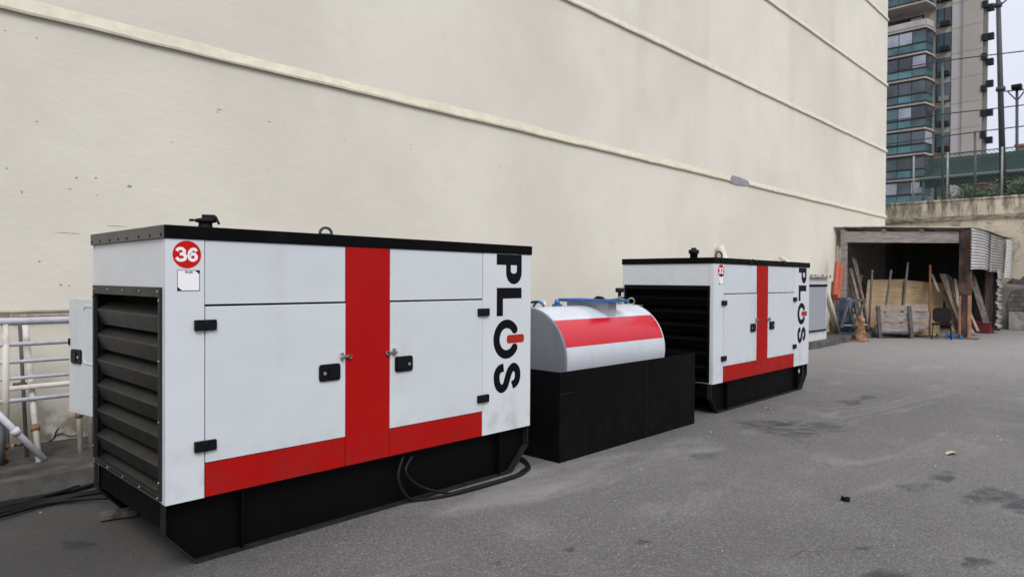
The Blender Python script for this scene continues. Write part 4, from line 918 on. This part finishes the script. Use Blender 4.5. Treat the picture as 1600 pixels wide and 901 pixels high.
for k in range(-4,9):
    z=zb0-fl*k
    if z<6:break
    g=MB();g.box(XT-.1,XT+.02,e_[2]+.0,e_[1],z,z+2.15);w_=g.build('window',M_fr,tw)
    g=MB();ym=(e_[1]+e_[2])/2
    g.box(XT-.16,XT-.105,ym+.05,e_[1]-.08,z+.55,z+2.08,0);g.box(XT-.13,XT-.105,e_[2]+.08,ym-.05,z+.08,z+2.08,1 if random.random()<.5 else 0);g.box(XT-.14,XT-.105,ym+.05,e_[1]-.08,z+.06,z+.5,1)
    g.build('pane',[mat('window_blue_glass',(.045,.085,.105),.2,spec=.5,var=.5,vscale=.4),M_gl],w_)
    g=MB();g.box(XT-.6,XT-.16,ym-.55,ym+.35,z+.02,z+.55);g.build('air_conditioner',M_fr if random.random()<.7 else M_td,tw)
    for a,b,dx in ((e_[4]-.35,e_[4]+.15,-.45),(e_[5]-.5,e_[5]+.12,.3)):
        g=MB();q=random.uniform(-.3,.5);g.box(XT+dx,XT+dx+.6,a,b,z+.6+q,z+1.3+q);g.build('air_conditioner',M_fr,tw)
# balconies (bay: straight front + chamfer to the right)
yR=e_[0];XF=XT-3.2
yc=on_x(1445,200,XF).y
poly=[(XT,34),(XF,34),(XF,yc),(XT-1.4,yR-.25),(XT,yR-.25)]
for k in range(-4,10):
    z=zb0-fl*k-.55
    if z<5:break
    B=thing if False else None
    g=MB();g.prism(poly,lambda a,b,t:(a,b,t),z,z+.28);sb=g.build('balcony',M_slab,tw)
    solid=(k in (0,-1,-2,-3,-4))
    pts=poly[1:4]
    g=MB();g2=MB();g3=MB()
    for (a,b) in zip(pts,pts[1:]):
        A=Vector((*a,0));Bv=Vector((*b,0));Ln=(Bv-A).length;d_=(Bv-A)/Ln;n_=max(1,round(Ln/1.35))
        if solid and k!=-1:
            g.bar(A+Vector((0,0,z+.62)),Bv+Vector((0,0,z+.62)),.12,.68)
        else:
            for i in range(n_):
                p,q=A+d_*(Ln*i/n_+.03),A+d_*(Ln*(i+1)/n_-.03)
                g.bar(p+Vector((0,0,z+.72)),q+Vector((0,0,z+.72)),.04,.86,mi=1 if random.random()<.45 else 0)
            g2.bar(A+Vector((-.03,0,z+1.2)),Bv+Vector((-.03,0,z+1.2)),.08,.1);g2.bar(A+Vector((-.03,0,z+.3)),Bv+Vector((-.03,0,z+.3)),.07,.12)
        # glazing above
        for i in range(n_):
            p,q=A+d_*(Ln*i/n_+.04),A+d_*(Ln*(i+1)/n_-.04);rr=random.random()
            if solid and k in (0,-2): continue
            g3.bar(p+Vector((.12,0,z+2.0)),q+Vector((.12,0,z+2.0)),.03,1.3,mi=0 if rr<.55 else (1 if rr<.8 else 2))
    g.build('balustrade',[M_slab,M_slab] if solid and k!=-1 else [M_teal,M_teal2],sb)
    if g2.v:g2.build('handrail',M_fr,sb)
    if g3.v:g3.build('glazing',[M_gl,M_wg,M_teal],sb)
    g=MB();g.box(XT-.04,XT+.0,yR+1,33,z+.3,z+2.5,0);g.box(XT-.08,XT-.045,yR+1.2,yR+2.4,z+.3,z+2.3,1);g.build('balcony_door',[M_gl,M_tg],sb)
# ================================================================ LITTER AND STAINS
g=MB();p=on_z(1481,709,0);P_=[p+Vector(v) for v in ((-.06,.0,.006),(-.02,-.05,.03),(.07,-.06,.012),(.09,-.01,.02),(.02,.03,.008))];g.add(P_,[(0,1,4),(1,2,3,4)]);g.add([q-Vector((0,0,.003)) for q in P_],[(0,1,4),(1,2,3,4)])
tag(g.build('dry_leaf',mat('dry_leaf',(.55,.42,.25),.8,var=.3)),'single pale dry leaf lying on the open asphalt','leaf')
g=MB();p=on_z(1320,782,0)
for k in range(7):
    q=p+Vector((random.uniform(-.02,.02),random.uniform(-.02,.02),.004));s=.03;vs=[q+Vector((random.uniform(-s,s),random.uniform(-s,s),h)) for h in (0,0,.02,.035)];g.add(vs,[(0,1,2),(0,2,3),(0,3,1),(1,2,3)])
tag(g.build('rubber_scrap',M_rub),'small black crumpled scrap alone on the asphalt','scrap')
g=MB();p=on_z(1191,639,0);
for k in range(3):
    q=p+Vector((random.uniform(-.08,.08),random.uniform(-.08,.08),.006));s=.035;vs=[q+Vector((random.uniform(-s,s),random.uniform(-s,s),h)) for h in (0,.0,.012,.02)];g.add(vs,[(0,1,2),(0,2,3),(0,3,1),(1,2,3)])
tag(g.build('dry_leaf',mat('dry_leaf2',(.30,.17,.1),.8)),'brown crumbled leaf beside the skid of generator 32','leaf')
g=MB()
for _ in range(420):
    x=random.uniform(1.0,16);y=random.uniform(-1.5,3.75) if random.random()<.75 else random.uniform(5.35,5.82)
    q=random.uniform(.002,.0065)*(1+x*.05);a=random.uniform(0,6.28)
    c=Vector((x,y,.001))
    vs=[c+Vector((q*math.cos(a+k*2.1)*random.uniform(.7,1.4),q*math.sin(a+k*2.1)*random.uniform(.7,1.4),0)) for k in range(3)]+[c+Vector((0,0,q*.9))]
    g.add(vs,[(0,1,3),(1,2,3),(2,0,3)],random.choice((0,0,1,2)))
o=g.build('grit',[mat('pale_grit',(.55,.53,.48),.9),mat('dark_grit',(.05,.045,.04),.9),mat('brown_grit',(.2,.14,.08),.9)],None,fix=False);o['kind']='stuff';o['label']='loose grit and crumbs scattered over the asphalt yard';o['category']='grit'
# oil spots: thin stains with their own outline
g=MB();fade=[]
for u,v,w_,h_,k_ in ((1525,877,28,9,1),(1474,744,24,9,.9),(1004,845,14,5,.9),(1258,668,75,14,.65),(1190,662,50,9,.6),(1550,775,60,14,.7),(1385,897,45,10,.9),(890,858,10,4,.6),(775,878,12,4,.6),(1330,628,22,6,.6),(1355,620,16,4,.6),(1140,610,30,4,.5),(1590,790,24,12,.8),(120,850,30,8,.7),(1100,712,26,7,.4),(1430,760,30,8,.4)):
    c=on_z(u,v,.004);ax=on_z(u+w_,v,.004)-c;ay=on_z(u,v-h_,.004)-c;n=24;ph=random.uniform(0,6)
    vs=[c];fs=[]
    for q,al in ((.45,1),(.75,.9),(1.0,.35),(1.15,0)):
        vs+=[c+(ax*math.cos(2*math.pi*k/n)+ay*math.sin(2*math.pi*k/n))*q*(.85+.16*math.sin(3*2*math.pi*k/n+ph)+.1*math.sin(5*2*math.pi*k/n+ph*2)+.05*math.sin(9*2*math.pi*k/n)) for k in range(n)]
        fade+=([k_] if q==.45 else [])+[al*k_]*n
    fs=[(0,1+k,1+(k+1)%n) for k in range(n)]
    for q in range(3): fs+=[(1+q*n+k,1+(q+1)*n+k,1+(q+1)*n+(k+1)%n,1+q*n+(k+1)%n) for k in range(n)]
    g.add(vs,fs)
M_oil,t,b,v=nodes('oil_stain',.6);b.inputs['Base Color'].default_value=(.03,.03,.033,1)
tr_=t.nodes.new('ShaderNodeBsdfTransparent');ms=t.nodes.new('ShaderNodeMixShader');at_=t.nodes.new('ShaderNodeAttribute');at_.attribute_name='fade';t.links.new(N_math(t,'MULTIPLY',at_.outputs['Fac'],N_ramp(t,N_noise(t,v,7,7),.3,.65,.08,.68)),ms.inputs[0]);t.links.new(tr_.outputs[0],ms.inputs[1]);t.links.new(b.outputs[0],ms.inputs[2]);t.links.new(ms.outputs[0],t.nodes['Material Output'].inputs[0])
o=g.build('oil_stains',M_oil,None,fix=False);fa=o.data.attributes.new('fade','FLOAT','POINT')
for i,x in enumerate(fade): fa.data[i].value=x
o['kind']='stuff';o['label']='dark oil stains scattered on the asphalt';o['category']='stain'
